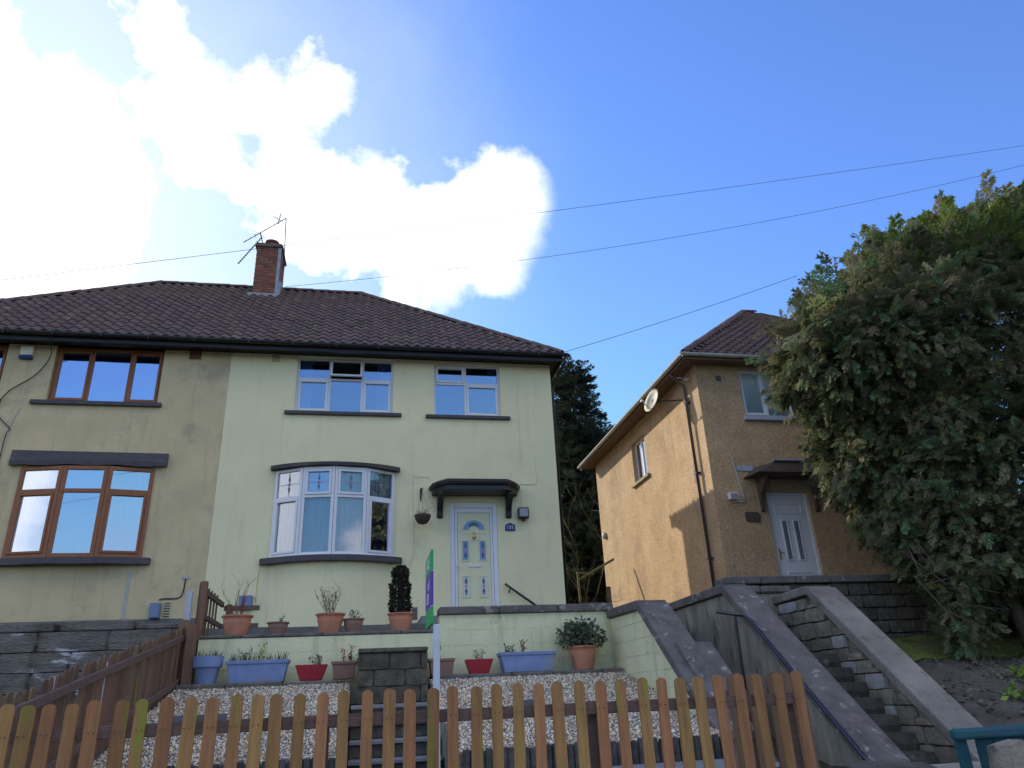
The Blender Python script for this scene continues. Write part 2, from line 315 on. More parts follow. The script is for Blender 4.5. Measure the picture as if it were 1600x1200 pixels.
def text_mesh(s, size, m, name, parent, origin, xdir, up, depth=.004):
    cu = bpy.data.curves.new(name, 'FONT'); cu.body = s; cu.size = size; cu.extrude = depth; cu.align_x = 'CENTER'; cu.align_y = 'CENTER'
    t = bpy.data.objects.new('tmp', cu); C.objects.link(t); dg = bpy.context.evaluated_depsgraph_get()
    me = bpy.data.meshes.new_from_object(t.evaluated_get(dg)); bpy.data.objects.remove(t); bpy.data.curves.remove(cu)
    me.materials.clear(); me.materials.append(m)
    x = Vector(xdir).normalized(); z = Vector(up).normalized(); n = x.cross(z)
    M = Matrix((x, z, n)).transposed().to_4x4(); M.translation = Vector(origin); me.transform(M)
    o = bpy.data.objects.new(name, me); C.objects.link(o); return put(o, parent)

# rough stone meshes, shared
def rough_block(seed, amp=.06, n=2):
    import bmesh
    rr = random.Random(seed); bm = bmesh.new(); bmesh.ops.create_cube(bm, size=1)
    bmesh.ops.subdivide_edges(bm, edges=bm.edges[:], cuts=1, use_grid_fill=True)
    for v in bm.verts:
        k = sum(abs(abs(c)-.5) < 1e-4 for c in v.co)
        f = {3: .90, 2: .97, 1: 1.05}.get(k, 1)
        v.co = Vector([c*f+rr.uniform(-amp, amp) for c in v.co])
    me = bpy.data.meshes.new('stone'); bm.to_mesh(me); bm.free(); return me
def stones_with(m, amp=.045, k=5, s0=0):
    r = []
    for i in range(k):
        me = rough_block(s0+i, amp); me.materials.append(m); r.append(me)
    return r
ST_STONE = stones_with(m_stone, .05); ST_PATCH = stones_with(m_patchstone, .012, 5, 140); ST_PALE = stones_with(m_stonepale, .04, 2, 20); ST_DARK = stones_with(m_stonedk, .03, 5, 40); ST_CREAM = stones_with(m_cream2, .006, 4, 60)
def sharp_block(m, seed, amp=.006):
    me = rough_block(seed, amp); 
    for v in me.vertices:
        k = sum(abs(c) > .3 for c in v.co)
        v.co = Vector([max(-.5, min(.5, c*1.12 if abs(c) > .3 else c)) for c in v.co])
    me.materials.append(m); return me
BL_CREAM = [sharp_block(m_cream2, 80+i) for i in range(4)]
BL_DARK = [sharp_block(m_stonedk, 90+i, .02) for i in range(4)]

# ================================================================ SETTING
def profile_sheet(name, prof, x0, x1, m, nx=1, **kw):
    b = MB()
    xs = [x0+(x1-x0)*i/nx for i in range(nx+1)]
    for (ya, za), (yb, zb) in zip(prof, prof[1:]):
        for i in range(nx): b.quad((xs[i], ya, za), (xs[i+1], ya, za), (xs[i+1], yb, zb), (xs[i], yb, zb))
    return b.build(name, m, kind='structure', **kw)
profile_sheet('ground', [(-600, -.03), (5.0, -.03), (5.02, .55), (7.0, .62), (9.5, 1.15), (11.35, 1.7), (11.36, 2.56), (24, 2.7), (40, 4.5), (90, 9), (900, 30)], -900, 900, m_ground)
profile_sheet('road', [(-4.5, .0), (2.6, .0)], -60, 60, m_road)
b = MB(); b.box(-60, 60, 2.6, 2.75, -.02, .12); b.build('kerb', m_cope2, kind='structure')
b = MB(); b.box(-60, 60, 2.752, 4.55, -.02, .115); b.build('pavement', m_path, kind='structure')

# gravel bank with the stair slot cut out
def gz(y): return 1.17+(y-7.62)*(1.90-1.17)/(10.70-7.62)
SX0, SX1, SY1 = -.12, .86, 9.62
b = MB()
for x0, x1, y0, y1 in ((-2.33, SX0-.02, 7.62, 10.70), (SX1+.02, 3.66, 7.62, 10.70)):
    b.prism([(y0, .6), (y1, .6), (y1, gz(y1)), (y0, gz(y0))], 'x', x0, x1)
b.build('gravel_bed', m_stone, kind='structure')
gp = []
pitch = .0245
xs = np.arange(-2.32, 3.65, pitch); ys = np.arange(7.63, 10.70, pitch)
gx, gy = np.meshgrid(xs, ys); gx = gx.ravel()+rng.uniform(-.012, .012, gx.size); gy = gy.ravel()+rng.uniform(-.012, .012, gy.size)
keep = ~((gx > SX0-.03) & (gx < SX1+.03)); gx = gx[keep]; gy = gy[keep]; n = len(gx)
octv = np.array([(1, 0, 0), (-1, 0, 0), (0, 1, 0), (0, -1, 0), (0, 0, 1), (0, 0, -1)], float)
octf = np.array([(0, 2, 4), (2, 1, 4), (1, 3, 4), (3, 0, 4), (2, 0, 5), (1, 2, 5), (3, 1, 5), (0, 3, 5)])
rad = rng.uniform(.010, .021, (n, 1, 1))*rng.uniform(.7, 1.2, (n, 1, 3)); V = octv[None]*rad+rng.normal(0, .0018, (n, 6, 3))
ang = rng.uniform(0, 6.28, n); ca, sa = np.cos(ang)[:, None], np.sin(ang)[:, None]
V = np.stack([V[..., 0]*ca-V[..., 1]*sa, V[..., 0]*sa+V[..., 1]*ca, V[..., 2]*.75], -1)
V[..., 0] += gx[:, None]; V[..., 1] += gy[:, None]; V[..., 2] += (gz(gy)+rng.uniform(.002, .014, n))[:, None]
pal = np.array([(.62, .55, .42), (.50, .42, .30), (.36, .30, .24), (.70, .66, .58), (.30, .27, .28), (.46, .33, .22), (.55, .53, .50), (.20, .17, .15)])
pc = np.clip(pal[rng.integers(0, len(pal), n)]*np.array([1.38, 1.30, 1.16])*rng.uniform(.75, 1.15, (n, 1)), 0, .9)
npmesh('gravel', V.reshape(-1, 3), (octf[None]+6*np.arange(n)[:, None, None]).reshape(-1, 3), a_pebble, np.repeat(pc, 6, 0), kind='stuff')

# path in front of the logs
b = MB()
for x0, x1 in ((-2.6, -1.42), (-1.40, -.16), (-.14, .88), (.90, 2.2), (2.22, 3.65)): b.box(x0, x1, 4.86, 7.48, .85, 1.0)
b.build('path', m_path, kind='structure', bevel=.008)
# neighbour's earth bank on the left, right-hand soil bank and lawn
def bump_sheet(name, x0, x1, y0, y1, zf, m, step=.15, amp=.05, sc=1.3, **kw):
    nx = int((x1-x0)/step); ny = int((y1-y0)/step)
    X, Y = np.meshgrid(np.linspace(x0, x1, nx+1), np.linspace(y0, y1, ny+1)); Z = np.zeros_like(X)
    for i in range(ny+1):
        for j in range(nx+1): Z[i, j] = zf(X[i, j], Y[i, j])+amp*mnoise.fractal(Vector((X[i, j]*sc, Y[i, j]*sc, 3.)), .7, 2., 4)
    V = np.stack([X.ravel(), Y.ravel(), Z.ravel()], -1); id_ = np.arange((nx+1)*(ny+1)).reshape(ny+1, nx+1)
    F = np.stack([id_[:-1, :-1].ravel(), id_[:-1, 1:].ravel(), id_[1:, 1:].ravel(), id_[1:, :-1].ravel()], -1)
    o = npmesh(name, V, F, m, **kw); o.data.polygons.foreach_set('use_smooth', [True]*len(F)); return o
bump_sheet('neighbour_earth_bank', -14, -2.5, 4.9, 11.15, lambda x, y: .75+(y-4.9)*.085, m_earth, .16, .12, kind='structure')
bump_sheet('soil_bank', 6.3, 26, 5.3, 10.2, lambda x, y: min(.70+(y-5.3)*.25, 2.78-(9.72-y)*.84+(x-6.5)*.75), m_earth, .14, .08, 2., kind='structure')
bump_sheet('lawn', 6.46, 26, 10.0, 11.25, lambda x, y: 1.90+(y-10.)*.30, m_grass, .12, .05, 2., kind='structure')
b = MB(); b.box(5.75, 26, 11.42, 14.4, 2.5, 3.05); b.build('raised_terrace_ground', m_path, kind='structure')
b = MB(); b.box(1.02, 4.03, 14.1, 15.24, 2.5, 3.10); b.box(4.035, 4.45, 14.1, 15.24, 2.5, 2.92); b.build('door_landing', m_path, kind='structure', bevel=.01)

# ================================================================ ROOFS
def tile_mesh(name, m, wx=.23, ln=.33):
    n = 6; prof = []
    for i in range(n+1):
        u = i/n; prof.append((u*wx*1.04, .026*math.sin(u*2*math.pi)))
    b = MB(); t = .016
    top = [(x, 0, z+.030) for x, z in prof]; tb = [(x, ln, z) for x, z in prof]; low = [(x, 0, z+.030-t-.012) for x, z in prof]
    b.v = top+tb+low; k = n+1
    for i in range(n):
        b.f.append((i, i+1, k+i+1, k+i)); b.f.append((2*k+i, 2*k+i+1, i+1, i))
    return b.mesh(name, m)
def tiled_slope(roof, eave0, along, upslope, width, length, inside, tm, m, gauge=.285, wx=.23, nobj=300):
    "cover a slope with pantiles: nearest nobj are objects, the rest one joined part"
    A = Vector(along).normalized(); U = Vector(upslope).normalized(); Nn = A.cross(U); spots = []
    rows = int(length/gauge)+1; cols = int(width/wx)+1
    for r in range(rows):
        for c in range(cols):
            x, t = c*wx, r*gauge
            if not (inside(x+.02, t+.1) and inside(x+wx-.02, t+.1)): continue
            p = Vector(eave0)+A*x+U*t+Nn*(.02+random.uniform(-.003, .004)); spots.append((p.length, p))
    spots.sort(key=lambda q: q[0]); base = Matrix((A, U, Nn)).transposed().to_4x4()
    for i, (d, p) in enumerate(spots[:nobj]):
        M = base @ Matrix.Rotation(random.uniform(-.012, .012), 4, 'Z'); M.translation = p; inst('tile', tm, roof, None, matrix=M)
    rest = spots[nobj:]
    if rest:
        tv = np.empty(len(tm.vertices)*3); tm.vertices.foreach_get('co', tv); tv = tv.reshape(-1, 3); tf = np.array([p.vertices[:] for p in tm.polygons])
        B = np.array([A, U, Nn]); wv = tv@B; P = np.array([tuple(p) for _, p in rest])
        V = (wv[None]+P[:, None]).reshape(-1, 3); F = (tf[None]+len(tv)*np.arange(len(rest))[:, None, None]).reshape(-1, 4)
        npmesh('roof_tiles', V, F, m, parent=roof, kind='stuff')
def ridge_tiles(roof, a, b_, m, r=.10, name='ridge_tile'):
    a, b_ = Vector(a), Vector(b_); L = (b_-a).length; n = max(1, int(L/.42)); d = (b_-a).normalized(); side = d.cross(Vector((0, 0, 1))).normalized(); up = side.cross(d)
    mb = MB(); k = 7
    for e in (0, 1):
        for rr in (r, r-.018):
            for j in range(k):
                t = math.pi*j/(k-1); mb.v.append((-math.cos(t)*rr*(1+.06*e), e*.44, math.sin(t)*rr*(.9+.12*e)-.02))
    def q(e, l, j): return (e*2+l)*k+j
    for j in range(k-1):
        mb.f += [(q(0, 0, j), q(0, 0, j+1), q(1, 0, j+1), q(1, 0, j)), (q(0, 1, j), q(1, 1, j), q(1, 1, j+1), q(0, 1, j+1)), (q(1, 0, j), q(1, 0, j+1), q(1, 1, j+1), q(1, 1, j)), (q(0, 0, j), q(0, 1, j), q(0, 1, j+1), q(0, 0, j+1))]
    me = mb.mesh(name, m, smooth=False)
    base = Matrix((side, d, up)).transposed().to_4x4()
    for i in range(n):
        M = base.copy(); M.translation = a+d*(i*L/n)+up*random.uniform(-.004, .006); inst(name, me, roof, None, matrix=M)

YF = 15.25; EZ = 8.93; EY = 14.87; RZ = 12.27; RY = 18.45; REY = 22.0; RWY = 21.6
TM1 = tile_mesh('tile', m_tile); TM2 = tile_mesh('tile', m_tile2)
def semi_roof(house, x0, x1, hipx, peak, flip):
    "half of the hipped roof: x0..x1 eaves, hip at the x1 side (flip: at x0)"
    roof = MB(); e = .03
    if not flip: P = [(x0, EY, EZ), (x1, EY, EZ), (peak, RY, RZ), (x0, RY, RZ)]; Q = [(x1, REY, EZ), (x0, REY, EZ), (x0, RY, RZ), (peak, RY, RZ)]; H = [(x1, EY, EZ), (x1, REY, EZ), (peak, RY, RZ)]
    else: P = [(x0, EY, EZ), (x1, EY, EZ), (x1, RY, RZ), (peak, RY, RZ)]; Q = [(x1, REY, EZ), (x0, REY, EZ), (peak, RY, RZ), (x1, RY, RZ)]; H = [(x0, REY, EZ), (x0, EY, EZ), (peak, RY, RZ)]
    for poly in (P, Q, H): roof.quad(*poly)
    rf = roof.build('roof', m_tile, house)
    so_ = MB(); so_.box(x0+(.05 if flip else 0), x1-(0 if flip else .05), EY+.05, YF-.002, EZ-.12, EZ-.08)
    if flip: so_.box(x0+.05, house['wx0']-.002, YF, REY-.1, EZ-.12, EZ-.08)
    else: so_.box(house['wx1']+.002, x1-.05, YF, REY-.1, EZ-.12, EZ-.08)
    so_.build('soffit', m_black, house)
    fb = MB(); fb.box(x0, x1, EY, EY+.03, EZ-.20, EZ+.0)
    hx = x0 if flip else x1
    fb.box(hx-(0 if flip else .03), hx+(.03 if flip else 0), EY+.032, REY, EZ-.2, EZ-.005); fb.build('fascia', m_black, house, bevel=.004)
    up = Vector((0, RY-EY, RZ-EZ)); L = up.length; W_ = x1-x0
    def ins(x, t):
        f = t/L
        if f > 1: return False
        if not flip: return x0+x <= x1+(peak-x1)*f
        return x0+x >= x0+(peak-x0)*f
    tiled_slope(rf, (x0, EY-.04, EZ-.03), (1, 0, 0), up, W_, L, ins, TM1, m_tile)
    # the hip side and back slope, one joined part each
    uh = Vector((peak-hx, 0, RZ-EZ)); Lh = uh.length; Wd = REY-EY
    def insh(x, t):
        f = t/Lh; return f < 1 and (RY-EY)*f <= x <= Wd-(REY-RY)*f
    if not flip: tiled_slope(rf, (hx+.04, EY, EZ-.03), (0, 1, 0), uh, Wd, Lh, insh, TM1, m_tile, nobj=0)
    else:
        tiled_slope(rf, (hx-.04, REY, EZ-.03), (0, -1, 0), uh, Wd, Lh, lambda x, t: t/Lh < 1 and (REY-RY)*t/Lh <= x <= Wd-(RY-EY)*t/Lh, TM1, m_tile, nobj=0)
    ridge_tiles(rf, (min(peak, x0) if not flip else peak, RY, RZ+.01) if flip else (x0, RY, RZ+.01), (peak, RY, RZ+.01) if not flip else (x1, RY, RZ+.01), m_tile)
    ridge_tiles(rf, (hx, EY, EZ+.02), (peak, RY, RZ+.02), m_tile, .095, 'hip_tile'); ridge_tiles(rf, (hx, REY, EZ+.02), (peak, RY, RZ+.02), m_tile, .095, 'hip_tile')
    # gutter: half round
    gt = MB(); k = 7
    xs_ = (x0+(0 if not flip else -.08), x1+(.08 if not flip else 0))
    prof = [(EY-.075+.065*math.cos(math.pi+math.pi*j/(k-1)), EZ-.045+.065*math.sin(math.pi+math.pi*j/(k-1))) for j in range(k)]
    prof2 = [(y+(.006 if y < EY-.075 else -.006), z+.006) for y, z in prof][::-1]
    gt.prism(prof+prof2, 'x', *xs_)
    gt.build('gutter', m_black, house)
    bb = MB()
    x = xs_[0]+.4
    while x < xs_[1]: bb.box(x, x+.03, EY-.148, EY, EZ-.12, EZ-.035); x += .9
    bb.build('gutter_bracket', m_black, house, kind='stuff')
    return rf

# ================================================================ WINDOWS
def frame_bars(b, x0, x1, z0, z1, y, w=.055, d=.06):
    b.box(x0, x1, y, y+d, z0, z0+w); b.box(x0, x1, y, y+d, z1-w, z1); b.box(x0, x0+w, y, y+d, z0+w, z1-w); b.box(x1-w, x1, y, y+d, z0+w, z1-w)
def flat_window(house, x0, x1, z0, z1, y, mf, cols, gm, sash=(), curtain=None, open_vent=None, label=None):
    """cols: list of (xa, xb, [z splits]); all in world units. sash: set of (col,row) with an opening sash"""
    win = MB(); w = .05
    win.box(x0, x1, y, y+.07, z0, z0+w); win.box(x0, x1, y, y+.07, z1-w, z1)
    win.box(x0, x0+w, y, y+.07, z0+w, z1-w); win.box(x1-w, x1, y, y+.07, z0+w, z1-w)
    for i, (xa, xb, zs) in enumerate(cols):
        if i: win.box(xa-w*.5, xa+w*.5, y+.001, y+.069, z0+w, z1-w)
        for z in zs[1:-1]: win.box(xa+(w*.5 if i else w), xb-(w*.5 if i < len(cols)-1 else w), y+.002, y+.068, z-w*.5, z+w*.5)
    W_ = win.build('window', mf, house, bevel=.004, **({'label': label} if label else {}))
    for i, (xa, xb, zs) in enumerate(cols):
        for j in range(len(zs)-1):
            a = xa+(w*.5 if i else w); c = xb-(w*.5 if i < len(cols)-1 else w); d = zs[j]+(w*.5 if j else w); e = zs[j+1]-(w*.5 if j < len(zs)-2 else w)
            if open_vent == (i, j):
                s = MB(); frame_bars(s, 0, c-a+.03, -(e-d)-.02, 0, 0, .045, .04); o = s.build('sash', mf, None, bevel=.003); o.location = (a-.015, y-.03, e+.015); o.rotation_euler = (R(-16), 0, 0); put(o, W_)
                g = MB(); g.box(.045, c-a-.015, .015, .022, -(e-d)+.025, -.045); g2 = g.build('pane', g_dark, None); g2.location = (a-.015, y-.03, e+.015); g2.rotation_euler = (R(-16), 0, 0); put(g2, W_)
                continue
            if (i, j) in sash:
                s = MB(); frame_bars(s, a+.002, c-.002, d+.002, e-.002, y-.014, .05, .055); s.build('sash', mf, W_, bevel=.004); a += .05; c -= .05; d += .05; e -= .05
            g = MB(); g.box(a, c, y+.028, y+.034, d, e); g.build('pane', gm, W_)
    if curtain: curtain(W_)
    return W_
def drape(name, x0, x1, z0, z1, y, m, parent, amp=.018, wl=.09):
    n = max(4, int((x1-x0)/.015)); b = MB()
    for i in range(n+1):
        x = x0+(x1-x0)*i/n; yy = y+amp*math.sin(x*2*math.pi/wl+math.sin(x*9)); b.v += [(x, yy, z0), (x, yy, z1)]
    for i in range(n): b.f.append((2*i, 2*i+2, 2*i+3, 2*i+1))
    return b.build(name, m, parent, smooth=True)
def arc_pts(x0, x1, bow, n):
    pts = []
    L = x1-x0; r = (L*L/4+bow*bow)/(2*bow); cx = (x0+x1)/2; cy = YF-bow+r; a = math.asin(L/2/r)
    for i in range(n+1):
        t = -a+2*a*i/n; pts.append((cx+r*math.sin(t), cy-r*math.cos(t)))
    return pts
def facet_box(b, p, q, s0, s1, z0, z1, d0, d1):
    "box on the facet p->q: s in metres along it, d outward(+)/inward(-)"
    P = Vector((*p, 0)); Q = Vector((*q, 0)); t = (Q-P).normalized(); n = Vector((t.y, -t.x, 0)); k = len(b.v)
    for z in (z0, z1):
        for dd in (-d1, -d0):   # front first
            for s in (s0, s1): b.v.append(tuple(P+t*s-n*dd+Vector((0, 0, z))))
    b.f += [tuple(k+i for i in q_) for q_ in ((0, 2, 3, 1), (4, 5, 7, 6), (0, 1, 5, 4), (2, 6, 7, 3), (0, 4, 6, 2), (1, 3, 7, 5))]
def bow_window(house, x0, x1, z0, z1, zt, bow, n, mf, gms, sashes, vents, curtain_m, lead, w=.055, glab=None):
    pts = arc_pts(x0, x1, bow, n); W_ = None; fr = MB()
    for i in range(n):
        p, q = pts[i], pts[i+1]; L = math.dist(p, q)
        for s0, s1, a, c in ((0, w, z0, z1), (L-w, L, z0, z1), (w, L-w, z0, z0+w), (w, L-w, z1-w, z1), (w, L-w, zt-w/2, zt+w/2)): facet_box(fr, p, q, s0, s1, a, c, -.035, .035)
    W_ = fr.build('window', mf, house, bevel=.004)
    for i in range(n):
        p, q = pts[i], pts[i+1]; L = math.dist(p, q)
        for row, (a, c) in enumerate(((z0+w, zt-w/2), (zt+w/2, z1-w))):
            s0, s1 = w, L-w
            if (i, row) in sashes:
                sb = MB()
                for e0, e1, g0, g1 in ((s0+.003, s0+.048, a+.003, c-.003), (s1-.048, s1-.003, a+.003, c-.003), (s0+.048, s1-.048, a+.003, a+.048), (s0+.048, s1-.048, c-.048, c-.003)): facet_box(sb, p, q, e0, e1, g0, g1, -.02, .052)
                sb.build('sash', mf, W_, bevel=.004); s0 += .05; s1 -= .05; a += .05; c -= .05
            g = MB(); facet_box(g, p, q, s0, s1, a, c, -.004, .004); g.build('pane', gms[row][i], W_)
            if row == 1 and lead:
                P = Vector((*p, 0)); Q = Vector((*q, 0)); t = (Q-P).normalized(); nn = Vector((t.y, -t.x, 0)); cz = (a+c)/2; cs = (s0+s1)/2
                def pt(s, z): return tuple(P+t*s+nn*.0065+Vector((0, 0, z)))
                lb = MB(); facet_box(lb, p, q, s0, s1, cz-.004, cz+.004, .0045, .008); facet_box(lb, p, q, cs-.004, cs+.004, a, c, .0085, .0115); lb.build('leading', m_lead, W_)
                hh = (c-a)*.40; gb = MB()
                for sg in (-1, 1): gb.quad(pt(cs, cz+sg*.03), pt(cs+.025, cz+sg*hh*.45), pt(cs, cz+sg*hh), pt(cs-.025, cz+sg*hh*.45))
                o = gb.build('stained_glass_leaf', m_glassgreen, W_)
                pb = MB()
                for k_ in range(4):
                    th = k_*math.pi/2; dx, dz = math.cos(th), math.sin(th)
                    pb.quad(pt(cs, cz), pt(cs+dx*.03-dz*.02, cz+dz*.03+dx*.02), pt(cs+dx*.055, cz+dz*.045), pt(cs+dx*.03+dz*.02, cz+dz*.03-dx*.02))
                o = pb.build('stained_glass_flower', m_glasspink, W_); 
    if curtain_m:
        b = MB(); k = 120
        for i in range(k+1):
            f = i/k*n; j = min(int(f), n-1); u = f-j; x = pts[j][0]*(1-u)+pts[j+1][0]*u; y = pts[j][1]*(1-u)+pts[j+1][1]*u
            y += .11+.035*math.sin(i*1.3); b.v += [(x, y, z0+.02), (x, y, z1-.02)]
        for i in range(k): b.f.append((2*i, 2*i+2, 2*i+3, 2*i+1))
        b.build('curtain', curtain_m, W_, smooth=True)
    return W_, pts
m_glassgreen = mat('stained_green', (.06, .16, .13), None, 5, .3); m_glasspink = mat('stained_pink', (.50, .20, .42), None, 5, .3)
def bow_slab(house, name, x0, x1, z0, z1, bow, extra, m, flat=None, wob=0, n=10, taper=0):
    pts = arc_pts(x0, x1, bow, n)
    b = MB(); poly = [(x, y-extra) for x, y in pts]
    poly = [(x0-.0, YF-.001)]+[(x, min(y, YF-.03)) for x, y in poly]+[(x1+.0, YF-.001)]
    k = len(poly)
    for z, s in ((z0, 1), (z1, 1-taper)):
        for i, (x, y) in enumerate(poly): b.v.append((x, YF-(YF-y)*s, z+(wob*math.sin(i*1.7) if z == z0 else 0)))
    b.f += [tuple(range(k)), tuple(range(2*k-1, k-1, -1))]+[(i, k+i, k+(i+1) % k, (i+1) % k) for i in range(k)]
    return b.build(name, m, house, bevel=.006)
def bow_wall(house, name, x0, x1, z0, z1, bow, m, n=12):
    pts = arc_pts(x0, x1, bow, n); b = MB()
    for i in range(n):
        (xa, ya), (xb, yb) = pts[i], pts[i+1]; b.quad((xa, min(ya, YF-.003), z0), (xb, min(yb, YF-.003), z0), (xb, min(yb, YF-.003), z1), (xa, min(ya, YF-.003), z1))
    b.quad(*[(x, y, z1-.002) for x, y in pts]); return b.build(name, m, house, smooth=False)

# ================================================================ CREAM HOUSE
PX = -3.01
cream = thing('semi_detached_house', 'cream rendered half of the semi-detached pair, white windows and cream front door', 'house', (.5, 18, 2.6))
cream['wx0'] = PX; cream['wx1'] = 4.07
BAY = (-1.86, .52, 4.36, 6.14)
h1 = (-1.62, .46, 7.48, 8.78); h2 = (1.36, 2.87, 7.47, 8.74); hd = (1.69, 2.70, 3.30, 5.51)
b = wall_y(MB(), PX, 4.07, 3.09, EZ-.13, YF, YF+.25, [h1, h2, hd, BAY]); b.box(3.82, 4.07, YF+.252, RWY, 2.6, EZ-.13); b.box(PX, 4.07, RWY+.002, RWY+.2, 2.6, EZ-.13); b.box(PX, PX+.15, YF+.252, RWY, 2.6, EZ+.5)
b.build('wall', m_cream, cream)
b = MB(); b.box(PX, .98, YF-.04, YF+.248, 2.6, 3.085); b.box(1.0, 4.07, YF+.0, YF+.248, 2.6, 3.085); b.build('plinth', m_plinth, cream, bevel=.01)
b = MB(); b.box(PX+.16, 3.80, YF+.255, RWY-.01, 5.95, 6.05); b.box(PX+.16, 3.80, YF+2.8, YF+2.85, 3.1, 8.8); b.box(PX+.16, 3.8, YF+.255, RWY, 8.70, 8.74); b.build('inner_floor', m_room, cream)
semi_roof(cream, PX, 4.30, 4.30, -.38, False)
def cur1(Wn): drape('curtain', -1.55, -1.30, 7.52, 8.75, YF+.20, m_curtain, Wn, .02, .06); drape('curtain', .10, .40, 7.52, 8.75, YF+.20, m_curtain, Wn, .02, .07)
zt = 8.28
flat_window(cream, *h1, YF+.08, m_white, [(h1[0], -.92, [h1[2], zt, h1[3]]), (-.92, -.21, [h1[2], zt, h1[3]]), (-.21, h1[1], [h1[2], zt, h1[3]])], g_dark, {(0, 0), (2, 0)}, cur1, (1, 1))
def cur2(Wn):
    drape('curtain', 2.62, 2.82, 7.5, 8.7, YF+.20, m_net, Wn, .015, .06)
    b = MB(); b.lathe([(.03, 0), (.035, .05), (.02, .09), (.012, .12)], (1.85, YF+.2, 7.52), 10); b.lathe([(.025, 0), (.025, .10), (.01, .13)], (2.0, YF+.2, 7.52), 10); b.build('windowsill_bottles', m_white, Wn)
flat_window(cream, *h2, YF+.08, m_white, [(h2[0], 2.08, [h2[2], 8.27, h2[3]]), (2.08, h2[1], [h2[2], 8.27, h2[3]])], g_dark, {(0, 1), (1, 0)}, cur2)
MB().box(-1.81, .65, YF-.07, YF+.08, 7.40, 7.478).build('window_sill', m_dark, cream, bevel=.01)
MB().box(1.18, 3.07, YF-.07, YF+.08, 7.39, 7.468).build('window_sill', m_dark, cream, bevel=.01)
bow_window(cream, BAY[0], BAY[1], BAY[2], BAY[3], 5.53, .42, 4, m_white, ([g_net]*3+[g_sky], [g_net, g_dark, g_net, g_net]), {(0, 0), (3, 0), (1, 1), (2, 1)}, (), m_net, True, w=.06)
bow_slab(cream, 'window_sill', -2.04, .71, 4.24, 4.355, .42, .08, m_dark)
bow_slab(cream, 'white_sub_sill', -1.90, .56, 4.356, 4.372, .42, .06, m_white)
bow_slab(cream, 'bay_hood', -1.98, .64, 6.145, 6.24, .42, .09, m_black, wob=.006, taper=.12)
bow_wall(cream, 'bay_base', BAY[0]+.02, BAY[1]-.02, 3.0, 4.24, .36, m_cream)
# front door
fr = MB(); fr.box(1.69, 1.79, YF+.03, YF+.11, 3.30, 5.51); fr.box(2.60, 2.70, YF+.03, YF+.11, 3.30, 5.51); fr.box(1.79, 2.60, YF+.03, YF+.11, 5.40, 5.51)
fr.box(1.795, 1.85, YF+.045, YF+.105, 3.32, 5.395); fr.box(2.545, 2.595, YF+.045, YF+.105, 3.32, 5.395); fr.box(1.85, 2.545, YF+.045, YF+.105, 5.30, 5.395)
fr.build('door_frame', m_white, cream, bevel=.006)
dr = MB(); dr.box(1.855, 2.54, YF+.06, YF+.10, 3.31, 5.295); door = dr.build('door', m_doorcream, cream, bevel=.004)
def moulding(x0, x1, z0, z1, y, m, w=.022, parent=door):
    b = MB(); b.box(x0-w, x1+w, y-.014, y, z0-w, z0); b.box(x0-w, x1+w, y-.014, y, z1, z1+w); b.box(x0-w, x0, y-.014, y, z0, z1); b.box(x1, x1+w, y-.014, y, z0, z1); return b.build('moulding', m, parent, bevel=.004)
m_doorglass = mat('door_glass_blue', (.16, .26, .50), (.12, .22, .44), 6, .12, spec=.8); m_doorglass2 = mat('door_glass_pale', (.58, .60, .55), (.48, .50, .50), 6, .15, spec=.8)
def cutglass(x0, x1, z0, z1, m):
    b = MB(); b.box(x0, x1, YF+.052, YF+.0595, z0, z1); g = b.build('glass_panel', m, door); moulding(x0, x1, z0, z1, YF+.0595, m_doorcream)
    cx, cz = (x0+x1)/2, (z0+z1)/2; y = YF+.0505; q = MB()
    for sg in (-1, 1): q.quad((cx, y, cz+sg*.03), (cx+.03, y, cz+sg*.09), (cx, y, cz+sg*.19), (cx-.03, y, cz+sg*.09))
    q.build('stained_glass_leaf', m_glassgreen, door)
    q = MB(); q.quad((cx, y-.001, cz-.04), (cx+.028, y-.001, cz), (cx, y-.001, cz+.04), (cx-.028, y-.001, cz)); q.build('stained_glass_flower', m_glasspink, door)
for xa in (1.955, 2.315): cutglass(xa, xa+.125, 4.31, 4.70, m_doorglass); cutglass(xa, xa+.125, 3.58, 3.98, m_doorglass2)
arc = [(2.198+.22*math.cos(t), 4.94+.20*math.sin(t)) for t in [math.pi*i/12 for i in range(13)]]+[(2.198+.11*math.cos(t), 4.94+.075*math.sin(t)) for t in [math.pi*(12-i)/12 for i in range(13)]]
MB().prism(arc, 'y', YF+.053, YF+.0595).build('fanlight_glass', m_doorglass, door)
arc2 = [(2.198+.13*math.cos(t), 4.96+.13*math.sin(t)) for t in [math.pi*(.15+.7*i/8) for i in range(9)]]+[(2.198+.10*math.cos(t), 4.96+.07*math.sin(t)) for t in [math.pi*(.15+.7*(8-i)/8) for i in range(9)]]
MB().prism(arc2, 'y', YF+.050, YF+.0525).build('stained_glass_arc', m_glassgreen, door)
outer = [(2.198+(.24+k)*math.cos(t), 4.93+(.22+k)*math.sin(t)) for k, rngt in ((.015, range(13)),) for t in [math.pi*i/12 for i in rngt]]
outer += [(2.198+.225*math.cos(t), 4.93+.207*math.sin(t)) for t in [math.pi*(12-i)/12 for i in range(13)]]
MB().prism(outer, 'y', YF+.046, YF+.0598).build('moulding', m_doorcream, door)
b = MB(); b.box(1.93, 2.47, YF+.05, YF+.0598, 4.855, 4.875); b.build('moulding', m_doorcream, door)
